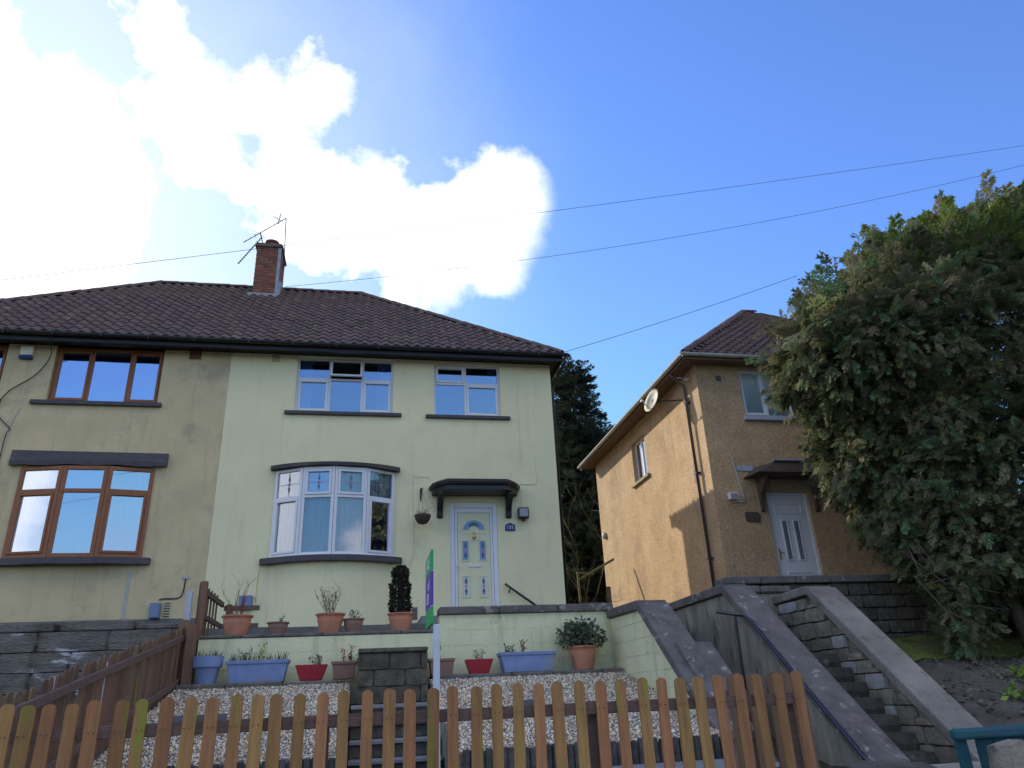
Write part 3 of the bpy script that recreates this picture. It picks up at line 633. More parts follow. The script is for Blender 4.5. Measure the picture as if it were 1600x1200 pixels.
b = MB(); b.lathe([(.001, -.06), (.03, -.03), (.035, 0), (.02, .03), (.01, .08)], (2.198, YF+.045, 4.80), 10, sy=.5); b.tube([(2.17, YF+.04, 4.79), (2.175, YF+.02, 4.73), (2.198, YF+.015, 4.71), (2.22, YF+.02, 4.73), (2.225, YF+.04, 4.79)], .008, 6); b.build('door_knocker', m_brass, door, smooth=True)
MB().box(2.07, 2.34, YF+.045, YF+.0598, 4.165, 4.225).build('letterbox', m_white, door, bevel=.006)
b = MB(); b.box(1.815, 1.84, YF+.03, YF+.0445, 4.05, 4.27); b.tube([(1.828, YF+.03, 4.18), (1.828, YF+.0, 4.18), (1.90, YF-.005, 4.18)], .009, 6); b.build('door_handle', m_white, cream)
MB().box(1.62, 2.76, YF-.20, YF+.06, 3.11, 3.298).build('door_step', m_plinth, cream, bevel=.01)
# canopy: D-shaped tray with a moulded edge, on two scrolled brackets
cp = MB()
def dpoly(e): return [(1.24+e, YF-.004), (1.26+e, YF-.20), (1.36+e, YF-.42+e), (1.60, YF-.62+e), (2.85, YF-.62+e), (3.08-e, YF-.42+e), (3.19-e, YF-.20), (3.21-e, YF-.004)]
lev = [(dpoly(.07), 5.64), (dpoly(.07), 5.74), (dpoly(.02), 5.75), (dpoly(.0), 5.81), (dpoly(.04), 5.83), (dpoly(.04), 5.86), (dpoly(.16), 5.90)]
for poly, z in lev: cp.v += [(x, y, z) for x, y in poly]
for i in range(len(lev)-1):
    for j in range(8): cp.f.append((i*8+j, i*8+(j+1) % 8, (i+1)*8+(j+1) % 8, (i+1)*8+j))
cp.f += [tuple(range(7, -1, -1)), tuple(range((len(lev)-1)*8, len(lev)*8))]
can = cp.build('door_canopy', m_black, cream, bevel=.006)
for x in (1.47, 2.93):
    pb = [(YF-.002, 5.16), (YF-.07, 5.18), (YF-.09, 5.30), (YF-.15, 5.42), (YF-.30, 5.53), (YF-.42, 5.58), (YF-.42, 5.638), (YF-.002, 5.638)]
    MB().prism(pb, 'x', x-.05, x+.07).build('canopy_bracket', m_black, can, bevel=.008)
# air vents
for x, z in ((-2.08, 8.72), (.97, 3.27)):
    v = MB(); v.box(x-.10, x+.10, YF-.012, YF-.001, z-.12, z+.09) if z > 5 else v.box(x-.05, x+.06, YF-.012, YF-.001, z-.12, z+.12)
    vo = v.build('air_vent', m_cream if z > 5 else m_plinth, cream)
    s = MB()
    for k in range(6): s.box(x-(.085 if z > 5 else .04), x+(.085 if z > 5 else .05), YF-.016, YF-.0125, z-.10+k*.034, z-.085+k*.034)
    s.build('vent_slot', m_dark, vo)
# downpipe and gutter end at the right corner
dp = MB(); dp.tube([(4.34, EY-.05, EZ-.1), (4.33, EY-.03, EZ-.25), (4.16, YF+.10, EZ-.55), (4.13, YF+.12, EZ-.7), (4.13, YF+.12, 2.7)], .034, 8); dp.build('downpipe', m_black, cream, smooth=True)

# ---------------- chimney
chx0, chx1, chy0, chy1, chz = -3.20, -2.56, 17.85, 18.75, 13.24
ch = MB(); ch.box(chx0+.01, chx1-.01, chy0+.01, chy1-.01, 11.3, chz); chim = ch.build('chimney', m_mortar, cream)
bk = MB(); bk.box(-.5, .5, -.5, .5, -.5, .5); bkm = bk.mesh('brick', m_brick)
row = 0; z = 11.55
while z < chz-.03:
    off = 0 if row % 2 == 0 else .5
    k = -off
    while k < 3:   # front face, three stretchers wide
        a = max(chx0, chx0+k*.2233+.005); c = min(chx1, chx0+(k+1)*.2233-.005)
        if c-a > .04: inst('brick', bkm, chim, ((a+c)/2, chy0+.05, z+.032), (0, 0, random.uniform(-.01, .01)), (c-a, .102+random.uniform(-.003, .003), .062))
        k += 1
    k = -off
    while k < 4:
        a = max(chy0+.105, chy0+k*.225+.005); c = min(chy1, chy0+(k+1)*.225-.005)
        if c-a > .04: inst('brick', bkm, chim, (chx1-.05, (a+c)/2, z+.032), None, (.102, c-a, .062))
        k += 1
    z += .0745; row += 1
cc = MB(); cc.box(chx0-.05, chx1+.05, chy0-.05, chy1+.05, chz-.001, chz+.08); cc.box(chx0-.02, chx1+.02, chy0-.02, chy1+.02, chz+.081, chz+.14); cc.build('chimney_cap', m_kerb, chim, bevel=.03, seg=2)
MB().lathe([(.16, .1), (.16, .30), (.185, .30), (.19, .35), (.13, .35)], (-2.86, 18.15, chz), 14).build('chimney_pot', m_brick, chim, smooth=False)
fl = MB(); fl.box(chx0-.10, chx1+.06, chy0-.10, chy0-.004, 11.62, 11.76); fl.box(chx1+.004, chx1+.06, chy0, chy1, 11.75, 12.2); fl.box(chx1-.08, chx1+.008, chy0-.012, chy0+.0, 11.77, 13.35); fl.build('flashing', m_lead, chim, bevel=.015)
# aerials
def aerial(label, mast, boom0, boom1, nel, ln, stub=.0, cat='aerial', thick=.012, elv=(0, .25, 1)):
    t = thing('tv_aerial', label, cat, mast[0], 'television aerials on the chimney')
    MB().tube(mast, thick*1.2, 6).build('mast', m_cable, t)
    MB().tube([boom0, boom1], thick, 5).build('boom', m_cable, t)
    e = MB(); A, B = Vector(boom0), Vector(boom1); d = (B-A).normalized(); s = d.cross(Vector((0, 0, 1))).normalized(); u = s.cross(d)
    for i in range(nel):
        p = A.lerp(B, (i+.5)/nel); e.tube([p-s*ln, p+s*ln], .005, 4); 
        if stub: e.tube([p-u*stub, p+u*stub], .006, 4)
    e.build('element', m_cable, t, kind='stuff'); return t
a1 = aerial('tall mast aerial with long boom pointing down left above the chimney', [(-2.53, 18.4, 12.9), (-2.60, 18.45, 14.68)], (-2.6, 18.45, 14.66), (-3.69, 18.45, 13.74), 9, .05)
b = MB(); b.tube([(-2.8, 18.4, 14.40), (-2.74, 18.4, 14.80)], .012, 4); b.tube([(-2.95, 18.4, 14.66), (-2.68, 18.4, 14.50)], .010, 4); b.tube([(-2.99, 18.4, 14.86), (-2.72, 18.4, 14.62)], .006, 4); b.tube([(-2.9, 18.4, 14.72), (-2.75, 18.5, 14.40)], .006, 4); b.build('reflector', m_cable, a1)
a2 = aerial('short zigzag aerial fixed on the left side of the chimney', [(-3.05, 18.0, 13.3), (-3.18, 18.0, 13.8)], (-3.12, 17.95, 13.62), (-3.66, 17.95, 12.72), 14, .035, .03, thick=.014)
b = MB()
for k in range(5): b.tube([(-3.42+k*.05, 17.95, 13.58-k*.12+.25), (-3.10+k*.03, 17.95, 13.45-k*.05+.25)], .004, 4)
b.build('reflector', m_cable, a2)

# ================================================================ TAN HOUSE
LX = -10.1
tan = thing('semi_detached_house', 'tan rendered left half of the semi-detached pair with brown window frames', 'house', (-6.5, 18, 2.6)); tan['wx0'] = LX; tan['wx1'] = PX
t1 = (-6.46, -4.36, 7.57, 8.80); t2 = (-6.60, -4.20, 4.40, 6.16); t0 = (-9.3, -7.36, 7.57, 8.80)
b = wall_y(MB(), LX, PX-.004, 3.28, EZ-.13, YF, YF+.25, [t0, t1, t2]); b.box(LX, LX+.25, YF+.252, RWY, 2.6, EZ-.13); b.box(LX, PX-.004, RWY+.002, RWY+.2, 2.6, EZ-.13)
b.build('wall', m_tan, tan)
b = MB(); b.box(LX, PX-.004, YF+.0, YF+.248, 2.6, 3.275); b.build('plinth', m_plinth, tan)
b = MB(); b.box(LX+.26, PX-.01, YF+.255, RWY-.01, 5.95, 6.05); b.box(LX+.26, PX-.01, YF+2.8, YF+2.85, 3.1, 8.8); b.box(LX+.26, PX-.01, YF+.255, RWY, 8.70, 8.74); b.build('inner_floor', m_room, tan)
semi_roof(tan, -10.32, PX-.004, -10.32, -5.64, True)
for h in (t1, t0):
    w3 = (h[1]-h[0]); xa = h[0]+w3*.335; xb = h[0]+w3*.69
    def curt(Wn, h=h): b = MB(); b.box(h[0]+.05, h[1]-.05, YF+.20, YF+.21, h[2]+.05, h[3]-.1); b.build('blind', m_net, Wn)
    flat_window(tan, *h, YF+.08, m_brownf, [(h[0], xa, [h[2], h[3]]), (xa, xb, [h[2], h[3]]), (xb, h[1], [h[2], h[3]])], g_sky, {(0, 0), (2, 0)}, curt)
    MB().box(h[0]-.26, h[1]+.10, YF-.07, YF+.08, 7.48, 7.567).build('window_sill', m_dark, tan, bevel=.01)
g_mid = glass('window_glass_pale', (.6, .75, 1), .42)
bow_window(tan, t2[0], t2[1], t2[2], t2[3], 5.67, .17, 3, m_brownf, ([g_mid]*3, [g_mid, g_sky, g_mid]), {(0, 0), (2, 0)}, (), m_net, False, w=.075)
bow_slab(tan, 'window_sill', -6.85, -4.03, 4.27, 4.395, .17, .09, m_dark, wob=.008)
b = MB(); n = 16
for i in range(n+1):
    x = -6.82+2.84*i/n; zz = 6.20+.012*math.sin(i*1.3)-.07*math.sin(math.pi*i/n)*0; yb = YF-.10-.10*math.sin(math.pi*i/n)
    b.v += [(x, YF-.001, 6.50-.03*i/n), (x, YF-.06, 6.50-.03*i/n), (x, YF-.075, 6.33+.004*math.sin(i*2.2)), (x, yb, 6.28), (x, yb+.01, zz-.02), (x, YF-.001, zz)]
for i in range(n):
    for j in range(5): k = i*6+j; b.f.append((k, k+6, k+7, k+1))
b.f += [tuple(range(6)), tuple(range(n*6+5, n*6-1, -1))]
b.build('window_hood', m_dark, tan)
v = MB(); v.box(-3.86, -3.62, YF-.014, YF-.001, 8.60, 8.80); v.build('broken_air_brick', m_brick, tan, bevel=.01)
v = MB(); v.box(-3.68, -3.56, YF-.010, YF-.001, 3.29, 3.60); vo = v.build('air_vent', m_tan, tan); s = MB()
for k in range(6): s.box(-3.67, -3.57, YF-.014, YF-.0105, 3.31+k*.047, 3.33+k*.047)
s.build('vent_slot', m_black, vo)

# ================================================================ BROWN HOUSE
BX, BY, BE = 7.3, 14.4, 8.66
brown = thing('detached_house', 'brown pebbledash house with red tiled roof and white door behind the big conifer', 'house', (11, 18, 3))
sw = (19.3-1.0, 19.3-.05)
bw1 = (8.36, 10.10, 7.33, 8.52); bw2 = (11.3, 13.3, 4.3, 5.7); bd = (8.50, 9.50, 3.25, 5.55)
b = wall_y(MB(), BX, 15.0, 2.9, BE-.05, BY, BY+.25, [bw1, bw2, bd])
b.box(BX, 15.0, 22.2, 22.4, 2.6, BE-.05); b.box(14.8, 15.0, BY+.252, 22.19, 2.6, BE-.05)
# side wall in the plane x = BX with one window (y 17.95..18.95, z 7.0..8.15)
wy0, wy1, wz0, wz1 = 17.95, 18.98, 7.0, 8.14
for y0, y1, z0, z1 in ((BY+.252, wy0, 2.6, BE-.05), (wy1, 22.19, 2.6, BE-.05), (wy0, wy1, 2.6, wz0), (wy0, wy1, wz1, BE-.05)): b.box(BX, BX+.25, y0, y1, z0, z1)
b.build('wall', m_dash, brown)
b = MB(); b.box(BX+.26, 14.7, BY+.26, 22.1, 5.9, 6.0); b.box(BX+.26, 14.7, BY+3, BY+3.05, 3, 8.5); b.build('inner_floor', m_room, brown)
ex0, ex1, ey0, ey1 = 6.90, 15.4, 14.02, 22.75; pkx0, pkx1, pky, pkz = 11.2, 11.9, 18.4, 12.35
rb = MB(); rb.quad((ex0, ey0, BE), (ex1, ey0, BE), (pkx1, pky, pkz), (pkx0, pky, pkz)); rb.quad((ex0, ey1, BE), (ex0, ey0, BE), (pkx0, pky, pkz)); rb.quad((ex1, ey1, BE), (ex0, ey1, BE), (pkx0, pky, pkz), (pkx1, pky, pkz)); rb.quad((ex1, ey0, BE), (ex1, ey1, BE), (pkx1, pky, pkz))
rf = rb.build('roof', m_tile2, brown)
up = Vector((0, pky-ey0, pkz-BE)); L = up.length
def sl(x, t):
    f = t/L; return f < 1 and ex0+x >= ex0+(pkx0-ex0)*f and ex0+x <= ex1+(pkx1-ex1)*f
tiled_slope(rf, (ex0, ey0-.03, BE-.03), (1, 0, 0), up, ex1-ex0, L, sl, TM2, m_tile2)
us = Vector((pkx0-ex0, 0, pkz-BE)); Ls = us.length
tiled_slope(rf, (ex0-.03, ey1, BE-.03), (0, -1, 0), us, ey1-ey0, Ls, lambda x, t: t/Ls < 1 and (ey1-pky)*t/Ls <= x <= (ey1-ey0)-(pky-ey0)*t/Ls, TM2, m_tile2, nobj=0)
ridge_tiles(rf, (ex0, ey0, BE+.02), (pkx0, pky, pkz+.02), m_tile2, .10, 'hip_tile'); ridge_tiles(rf, (pkx0, pky, pkz+.02), (pkx1, pky, pkz+.02), m_tile2)
ridge_tiles(rf, (ex0, ey1, BE+.02), (pkx0, pky, pkz+.02), m_tile2, .10, 'hip_tile')
m_greyw = mat('pale_grey_gutter', (.50, .50, .46), (.38, .38, .36), 4, .6)
m_pipe = mat('dark_brown_pipe', (.06, .05, .055), None, 4, .35, spec=.7)
m_soff = mat('brown_soffit', (.20, .13, .08), None, 4, .8)
so_ = MB(); so_.box(ex0+.04, ex1, ey0+.04, BY-.002, BE-.10, BE-.06); so_.box(ex0+.04, BX-.002, BY, ey1-.05, BE-.10, BE-.06); so_.build('soffit', m_soff, brown)
fb = MB(); fb.box(ex0, ex1, ey0, ey0+.025, BE-.14, BE); fb.box(ex0, ex0+.025, ey0+.027, ey1, BE-.14, BE); fb.build('fascia', m_soff, brown)
k = 7; prof = [(.06*math.cos(math.pi+math.pi*j/(k-1)), .06*math.sin(math.pi+math.pi*j/(k-1))) for j in range(k)]; prof2 = [(y*.88, z*.88+.004) for y, z in prof][::-1]
g1 = MB(); g1.prism([(ey0-.065+y, BE-.03+z) for y, z in prof+prof2], 'x', ex0-.13, ex1); g1.prism([(ex0-.065+y, BE-.03+z) for y, z in prof+prof2], 'y', ey0-.0, ey1); g1.build('gutter', m_greyw, brown)
dp = MB(); dp.tube([(ex0+.0, 14.95, BE-.1), (7.0, 14.93, BE-.22), (7.22, 14.93, BE-.45), (7.24, 14.93, 2.9)], .036, 8); dpo = dp.build('downpipe', m_pipe, brown, smooth=True)
for z in (4.2, 6.1, 7.8): MB().box(7.19, 7.298, 14.88, 14.98, z, z+.04).build('pipe_clip', m_blackmetal, brown)
# side window
b = MB()
for y0, y1, z0, z1 in ((wy0, wy0+.06, wz0, wz1), (wy1-.06, wy1, wz0, wz1), (wy0+.06, wy1-.06, wz0, wz0+.06), (wy0+.06, wy1-.06, wz1-.06, wz1), (18.42, 18.50, wz0+.06, wz1-.06)): b.box(BX+.10, BX+.16, y0, y1, z0, z1)
wn = b.build('window', m_white, brown, bevel=.004)
for y0, y1 in ((wy0+.06, 18.42), (18.50, wy1-.06)): MB().box(BX+.125, BX+.131, y0, y1, wz0+.06, wz1-.06).build('pane', g_dark, wn)
MB().box(BX+.20, BX+.21, wy0, wy1, wz0, wz1).build('blind', m_blind, wn)
m_sill = mat('mossy_stone_sill', (.35, .33, .22), (.25, .24, .15), 7, .9, .4, 50)
MB().box(BX-.07, BX+.10, wy0-.12, wy1+.12, wz0-.09, wz0-.004).build('window_sill', m_sill, brown, bevel=.01)
def bcur(Wn): MB().box(bw1[0]+.05, bw1[1]-.05, BY+.125, BY+.13, bw1[2]+.03, bw1[3]-.02).build('blind', m_blind, Wn)
flat_window(brown, *bw1, BY+.08, m_white, [(bw1[0], 8.98, [bw1[2], bw1[3]]), (8.98, 9.6, [bw1[2], bw1[3]]), (9.6, bw1[1], [bw1[2], bw1[3]])], g_blind, {(0, 0)}, bcur)
flat_window(brown, *bw2, BY+.08, m_white, [(bw2[0], 12.3, [bw2[2], bw2[3]]), (12.3, bw2[1], [bw2[2], bw2[3]])], g_net)
m_sillblue = mat('painted_sill', (.42, .45, .55), (.34, .37, .46), 6, .8)
MB().box(bw1[0]-.06, bw1[1]+.1, BY-.07, BY+.08, bw1[2]-.12, bw1[2]-.004).build('window_sill', m_sillblue, brown, bevel=.01)
# white panelled door
b = MB(); b.box(bd[0], bd[0]+.06, BY+.05, BY+.12, bd[2], bd[3]); b.box(bd[1]-.06, bd[1], BY+.05, BY+.12, bd[2], bd[3]); b.box(bd[0]+.06, bd[1]-.06, BY+.05, BY+.12, bd[3]-.06, bd[3]); b.build('door_frame', m_white, brown, bevel=.005)
d2 = MB().box(bd[0]+.062, bd[1]-.062, BY+.06, BY+.10, bd[2], bd[3]-.062).build('door', m_white, brown, bevel=.004)
m_doorglass3 = mat('door_glass_mauve', (.22, .20, .26), (.14, .2, .2), 6, .15, spec=.8)
for x in (8.80, 9.08):
    MB().box(x, x+.10, BY+.052, BY+.0595, 4.10, 4.92).build('glass_panel', m_doorglass3, d2); moulding(x, x+.10, 4.10, 4.92, BY+.0595, m_white, .03, d2)
moulding(8.74, 9.27, 3.42, 3.82, BY+.0595, m_white, .025, d2); moulding(8.70, 9.30, 5.10, 5.28, BY+.0595, m_white, .02, d2)
b = MB(); b.box(8.60, 8.625, BY+.04, BY+.0595, 4.10, 4.34); b.tube([(8.612, BY+.04, 4.24), (8.612, BY+.01, 4.24), (8.70, BY+.005, 4.24)], .01, 6); b.build('door_handle', m_brass, d2)
# canopy of the brown house: boxed tray with splayed ends
m_wood = mat('brown_timber', (.12, .085, .065), (.085, .06, .05), 8, .8)
lo = [(8.02, BY-.002), (8.10, BY-.58), (9.98, BY-.58), (10.06, BY-.002)]; hi = [(8.34, BY-.002), (8.60, BY-.50), (9.70, BY-.50), (9.80, BY-.002)]
b = MB(); b.v = [(x, y, 5.84) for x, y in lo]+[(x, y, 6.10) for x, y in hi]; b.f = [(3, 2, 1, 0), (4, 5, 6, 7)]+[(i, (i+1) % 4, 4+(i+1) % 4, 4+i) for i in range(4)]
cb = b.build('door_canopy', m_wood, brown)
b = MB(); b.box(8.52, 9.78, BY-.55, BY-.46, 6.102, 6.14); b.box(7.92, 8.30, BY-.02, BY-.004, 6.02, 6.14); b.build('canopy_flashing', m_sillblue, cb)
for x in (8.32, 9.62): MB().prism([(BY-.002, 5.10), (BY-.06, 5.14), (BY-.10, 5.45), (BY-.40, 5.72), (BY-.40, 5.838), (BY-.002, 5.838)], 'x', x, x+.08).build('canopy_bracket', m_wood, cb, bevel=.005)
v = MB().box(BX-.012, BX-.001, 15.02, 15.22, 6.0, 6.28).build('air_vent', m_sill, brown); s = MB()
for k in range(5): s.box(BX-.016, BX-.0125, 15.04, 15.20, 6.02+k*.05, 6.045+k*.05)
s.build('vent_slot', m_dark, v)
v = MB().lathe([(.10, 0), (.11, .06), (.06, .10)], (0, 0, 0), 14).build('vent_cowl', m_greyw, None, smooth=True); v.rotation_euler = (0, R(-90), 0); v.location = (BX, 22.0, 6.2); put(v, brown)
b = MB().box(7.78, 7.90, BY-.012, BY-.001, 8.17, 8.29).build('air_vent', m_dark, brown)

# ================================================================ FIXINGS ON THE HOUSES
def dish(loc, r, aim, arm_to, label):
    t = thing('satellite_dish', label, 'satellite dish', loc, 'satellite dishes on the brown house')
    n = 18; b = MB(); A = Vector(aim).normalized(); s = A.cross(Vector((0, 0, 1))).normalized(); u = s.cross(A); L = Vector(loc)
    for ring in range(5):
        rr = r*ring/4
        for j in range(n): th = 2*math.pi*j/n; b.v.append(tuple(L+s*math.cos(th)*rr+u*math.sin(th)*rr*1.08+A*(.22*rr*rr/r)))
    for ring in range(4):
        for j in range(n): q = ring*n; b.f.append((q+j, q+(j+1) % n, q+n+(j+1) % n, q+n+j))
    d = b.build('reflector', m_dish, t, smooth=True); sm = d.modifiers.new('s', 'SOLIDIFY'); sm.thickness = .008
    a = MB(); a.tube([L-A*.02, Vector(arm_to)], .018, 6); a.build('bracket', m_blackmetal, t)
    a = MB(); a.tube([L-u*r*.9, L+A*r*1.1-u*r*.5], .012, 6); a.build('feed_arm', m_greyw, t)
    hp = L+A*r*1.15-u*r*.48; a = MB(); a.tube([hp, hp-A*.09], .035, 8); a.build('receiver', m_greyw, t)
dish((6.80, 15.85, 8.22), .29, (-.93, -.22, .30), (7.3, 15.25, 8.02), 'round satellite dish under the side eaves of the brown house')
t = thing('bracket_camera', 'small white bracket fitting on the side wall corner beside the dish', 'wall bracket', (7.25, 14.75, 8.32))
MB().box(7.18, 7.29, 14.70, 14.78, 8.28, 8.36).build('housing', m_greyw, t, bevel=.01); MB().tube([(7.20, 14.74, 8.30), (7.05, 14.70, 8.36), (6.98, 14.70, 8.33)], .012, 6).build('arm', m_greyw, t)
# flood light + conduit on the front of the brown house
t = thing('flood_lamp', 'small white floodlight low on the front wall of the brown house', 'wall lamp', (7.75, BY, 5.4))
MB().box(7.58, 7.78, BY-.14, BY-.03, 5.36, 5.50).build('housing', m_white, t, bevel=.01); MB().box(7.60, 7.76, BY-.146, BY-.141, 5.38, 5.48).build('lens', m_lampglass, t); MB().tube([(7.68, BY-.03, 5.40), (7.68, BY-.002, 5.38)], .02, 6).build('bracket', m_white, t)
MB().tube([(7.68, BY-.012, 5.33), (7.98, BY-.012, 5.32), (7.98, BY-.012, 5.38), (7.82, BY-.012, 6.42)], .017, 6).build('conduit_pipe', m_greyw, label='white cable conduit rising above the floodlight of the brown house', cat='pipe')
pl = thing('name_plaque', 'dark carved name plaque left of the white door', 'plaque', (8.1, BY, 5.0))
MB().prism([(7.93, 4.93), (7.95, 4.90), (8.24, 4.88), (8.27, 4.93), (8.27, 5.06), (8.24, 5.10), (7.95, 5.11), (7.93, 5.08)], 'y', BY-.03, BY-.002).build('board', m_wood, pl, bevel=.008)
# cream house: lamp, number, basket, cables, handrail
t = thing('wall_lamp', 'black box floodlight with grey lens above the house number', 'wall lamp', (3.25, YF, 5.2))
MB().box(3.13, 3.36, YF-.16, YF-.04, 5.14, 5.37).build('housing', m_black, t, bevel=.012); MB().box(3.155, 3.335, YF-.168, YF-.161, 5.175, 5.345).build('lens', m_lampglass, t)
MB().box(3.21, 3.28, YF-.13, YF-.05, 5.09, 5.138).build('sensor', m_black, t, bevel=.01); MB().box(3.2, 3.3, YF-.038, YF-.002, 5.2, 5.3).build('bracket', m_black, t)
t = thing('house_number_plaque', 'navy plaque with white number 131 right of the cream door', 'plaque', (2.97, YF, 5.0))
MB().prism([(2.86, 4.90), (3.07, 4.90), (3.07, 5.01), (3.045, 5.04), (3.01, 5.045), (2.99, 5.065), (2.965, 5.07), (2.94, 5.065), (2.92, 5.045), (2.885, 5.04), (2.86, 5.01)], 'y', YF-.025, YF-.002).build('plate', m_navy, t, bevel=.004)
text_mesh('131', .105, m_signwhite, 'number', t, (2.965, YF-.0265, 4.967), (1, 0, 0), (0, 0, 1), .002)
hb = thing('hanging_basket', 'coir hanging basket with dry trailing stems on a bracket left of the door', 'hanging basket', (1.1, 14.95, 5.15))
HB = (1.10, 14.93)
MB().lathe([(.02, -.13), (.09, -.11), (.14, -.05), (.165, .02), (.17, .06), (.15, .06), (.14, .03)], (HB[0], HB[1], 5.10), 16).build('basket', m_coir, hb, smooth=True)
b = MB()
for k in range(3): th = k*2.094+.4; b.tube([(HB[0]+.16*math.cos(th), HB[1]+.16*math.sin(th), 5.15), (HB[0], HB[1], 5.62)], .004, 4)
b.build('chain', m_metal, hb)
b = MB()
for k in range(26):
    th = random.uniform(0, 6.28); r1 = random.uniform(.1, .26); p0 = Vector((HB[0], HB[1], 5.13)); p1 = p0+Vector((math.cos(th)*r1, math.sin(th)*r1, random.uniform(.04, .2))); b.tube([p0, p0.lerp(p1, .5)+Vector((0, 0, .04)), p1], .004, 3, .002)
b.build('stems', m_twig, hb)
b = MB(); b.box(1.065, 1.095, YF-.02, YF-.002, 5.54, 5.80); b.tube([(1.08, YF-.02, 5.77), (1.09, YF-.2, 5.76), (1.10, HB[1], 5.71)], .010, 6); b.tube([(1.08, YF-.02, 5.58), (1.09, YF-.15, 5.66), (1.09, YF-.2, 5.76)], .007, 6); b.tube([(1.10, HB[1], 5.72), (1.10, HB[1]-.02, 5.66), (1.10, HB[1], 5.62)], .006, 5); b.build('wall_bracket', m_black, hb)
def smooth(pts, n=5):
    P = [Vector(p) for p in pts]; out = []
    for i in range(len(P)-1):
        a, b_, c, d = P[max(i-1, 0)], P[i], P[i+1], P[min(i+2, len(P)-1)]
        for k in range(n): t = k/n; out.append(.5*((2*b_)+(c-a)*t+(2*a-5*b_+4*c-d)*t*t+(3*b_-a-3*c+d)*t**3))
    return out+[P[-1]]
def wire(name, pts, r, m, label, cat='cable'): return MB().tube(smooth(pts), r, 5).build(name, m, label=label, cat=cat)
y_ = YF-.006
wire('wall_cable', [(1.28, y_, 6.05), (.98, y_, 6.06), (.92, y_, 6.03), (.92, y_, 5.2), (.95, y_, 4.6), (.90, y_, 4.3), (.80, y_, 4.2)], .006, m_cream2, 'thin painted cable from the black canopy down past the hanging basket')
wire('wall_cable', [(3.2, y_, 5.92), (3.52, y_, 5.92), (3.60, y_, 5.97), (3.60, y_, 6.2), (3.56, y_, 6.6)], .006, m_cream2, 'thin painted cable looping right of the black door canopy')
wire('wall_cable', [(3.22, y_, 5.85), (3.24, y_, 5.38)], .005, m_cream2, 'short straight cable from the canopy to the black floodlight')
wire('wall_cable', [(-2.02, y_, 4.23), (-2.05, y_, 4.0), (-2.05, y_, 3.55)], .005, m_brass, 'thin yellowish wire hanging below the left end of the bay sill')
wire('corner_trim_line', [(3.28, y_, 8.75), (3.27, y_, 7.2), (3.27, y_, 6.6)], .004, m_cream, 'faint vertical bead in the cream render right of the small upper window', 'cable')
t = thing('handrail', 'black handrail sloping down beside the cream front door', 'handrail', (3, YF-.1, 3.5))
MB().tube([(2.80, YF-.07, 3.80), (2.90, YF-.10, 3.72), (3.75, YF-.10, 3.12)], .024, 8).build('rail', m_blackmetal, t, smooth=True)
MB().tube([(2.88, YF-.002, 3.64), (2.90, YF-.10, 3.70)], .014, 6).build('bracket', m_blackmetal, t); MB().tube([(3.70, YF-.002, 3.10), (3.68, YF-.10, 3.15)], .014, 6).build('bracket', m_blackmetal, t)
t = thing('meter_box', 'blue grey meter box low on the tan wall beside the vent', 'meter box', (-3.8, YF, 3.45))
MB().box(-3.90, -3.72, YF-.14, YF-.002, 3.28, 3.56).build('box', m_bluebox, t, bevel=.012); MB().box(-3.885, -3.735, YF-.148, YF-.141, 3.295, 3.545).build('lid', m_bluebox, t, bevel=.004)
t = thing('meter_box', 'blue grey box on the cream wall behind the twiggy pot', 'meter box', (-2.2, YF, 3.6))
MB().box(-2.34, -2.10, YF-.14, YF-.002, 3.40, 3.66).build('box', m_bluebox, t, bevel=.012); MB().box(-2.325, -2.115, YF-.148, YF-.141, 3.415, 3.645).build('lid', m_bluebox, t, bevel=.004)
wire('wall_cable', [(-3.78, YF-.02, 3.62), (-3.70, YF-.012, 3.64), (-3.45, y_, 3.65), (-3.38, y_, 3.75), (-3.36, y_, 4.0)], .012, m_cable, 'black cable from the meter box up the tan wall')
b = MB(); b.box(-3.42, -3.30, YF-.02, YF-.002, 4.0, 4.06); b.build('junction_box', m_greyw, label='small grey cable junction on the tan wall near the party line', cat='junction box')
t = thing('alarm_box', 'cream burglar alarm box with blue base high on the tan wall', 'alarm', (-7.0, YF, 8.6))
MB().box(-7.10, -6.86, YF-.09, YF-.002, 8.53, 8.74).build('cover', m_blind, t, bevel=.015); MB().box(-7.10, -6.86, YF-.09, YF-.002, 8.45, 8.527).build('base', m_navy, t, bevel=.01)
wire('wall_cable', [(-6.40, EY-.16, EZ-.02), (-6.46, EY+.08, 8.68), (-6.52, YF-.06, 8.55), (-6.62, YF-.03, 8.3), (-6.8, YF-.02, 8.05), (-7.15, YF-.02, 7.75), (-7.28, YF-.02, 7.45), (-7.22, YF-.02, 7.2), (-6.98, YF-.02, 6.95), (-7.02, YF-.02, 6.8), (-7.03, YF-.02, 5.9)], .009, m_cable, 'black cable looping from the gutter down the tan wall left of the windows')
wire('wall_conduit', [(-6.88, y_, 7.40), (-7.0, y_, 6.9), (-7.06, y_, 5.8)], .012, m_greyw, 'white cable strip on the tan wall below the looping cable')
b = MB(); b.box(-4.40, -4.34, YF-.008, YF-.002, 3.30, 4.15); b.build('plaster_strip', m_greyw, label='pale vertical filler strip on the tan wall under the brown bow window', cat='wall patch')

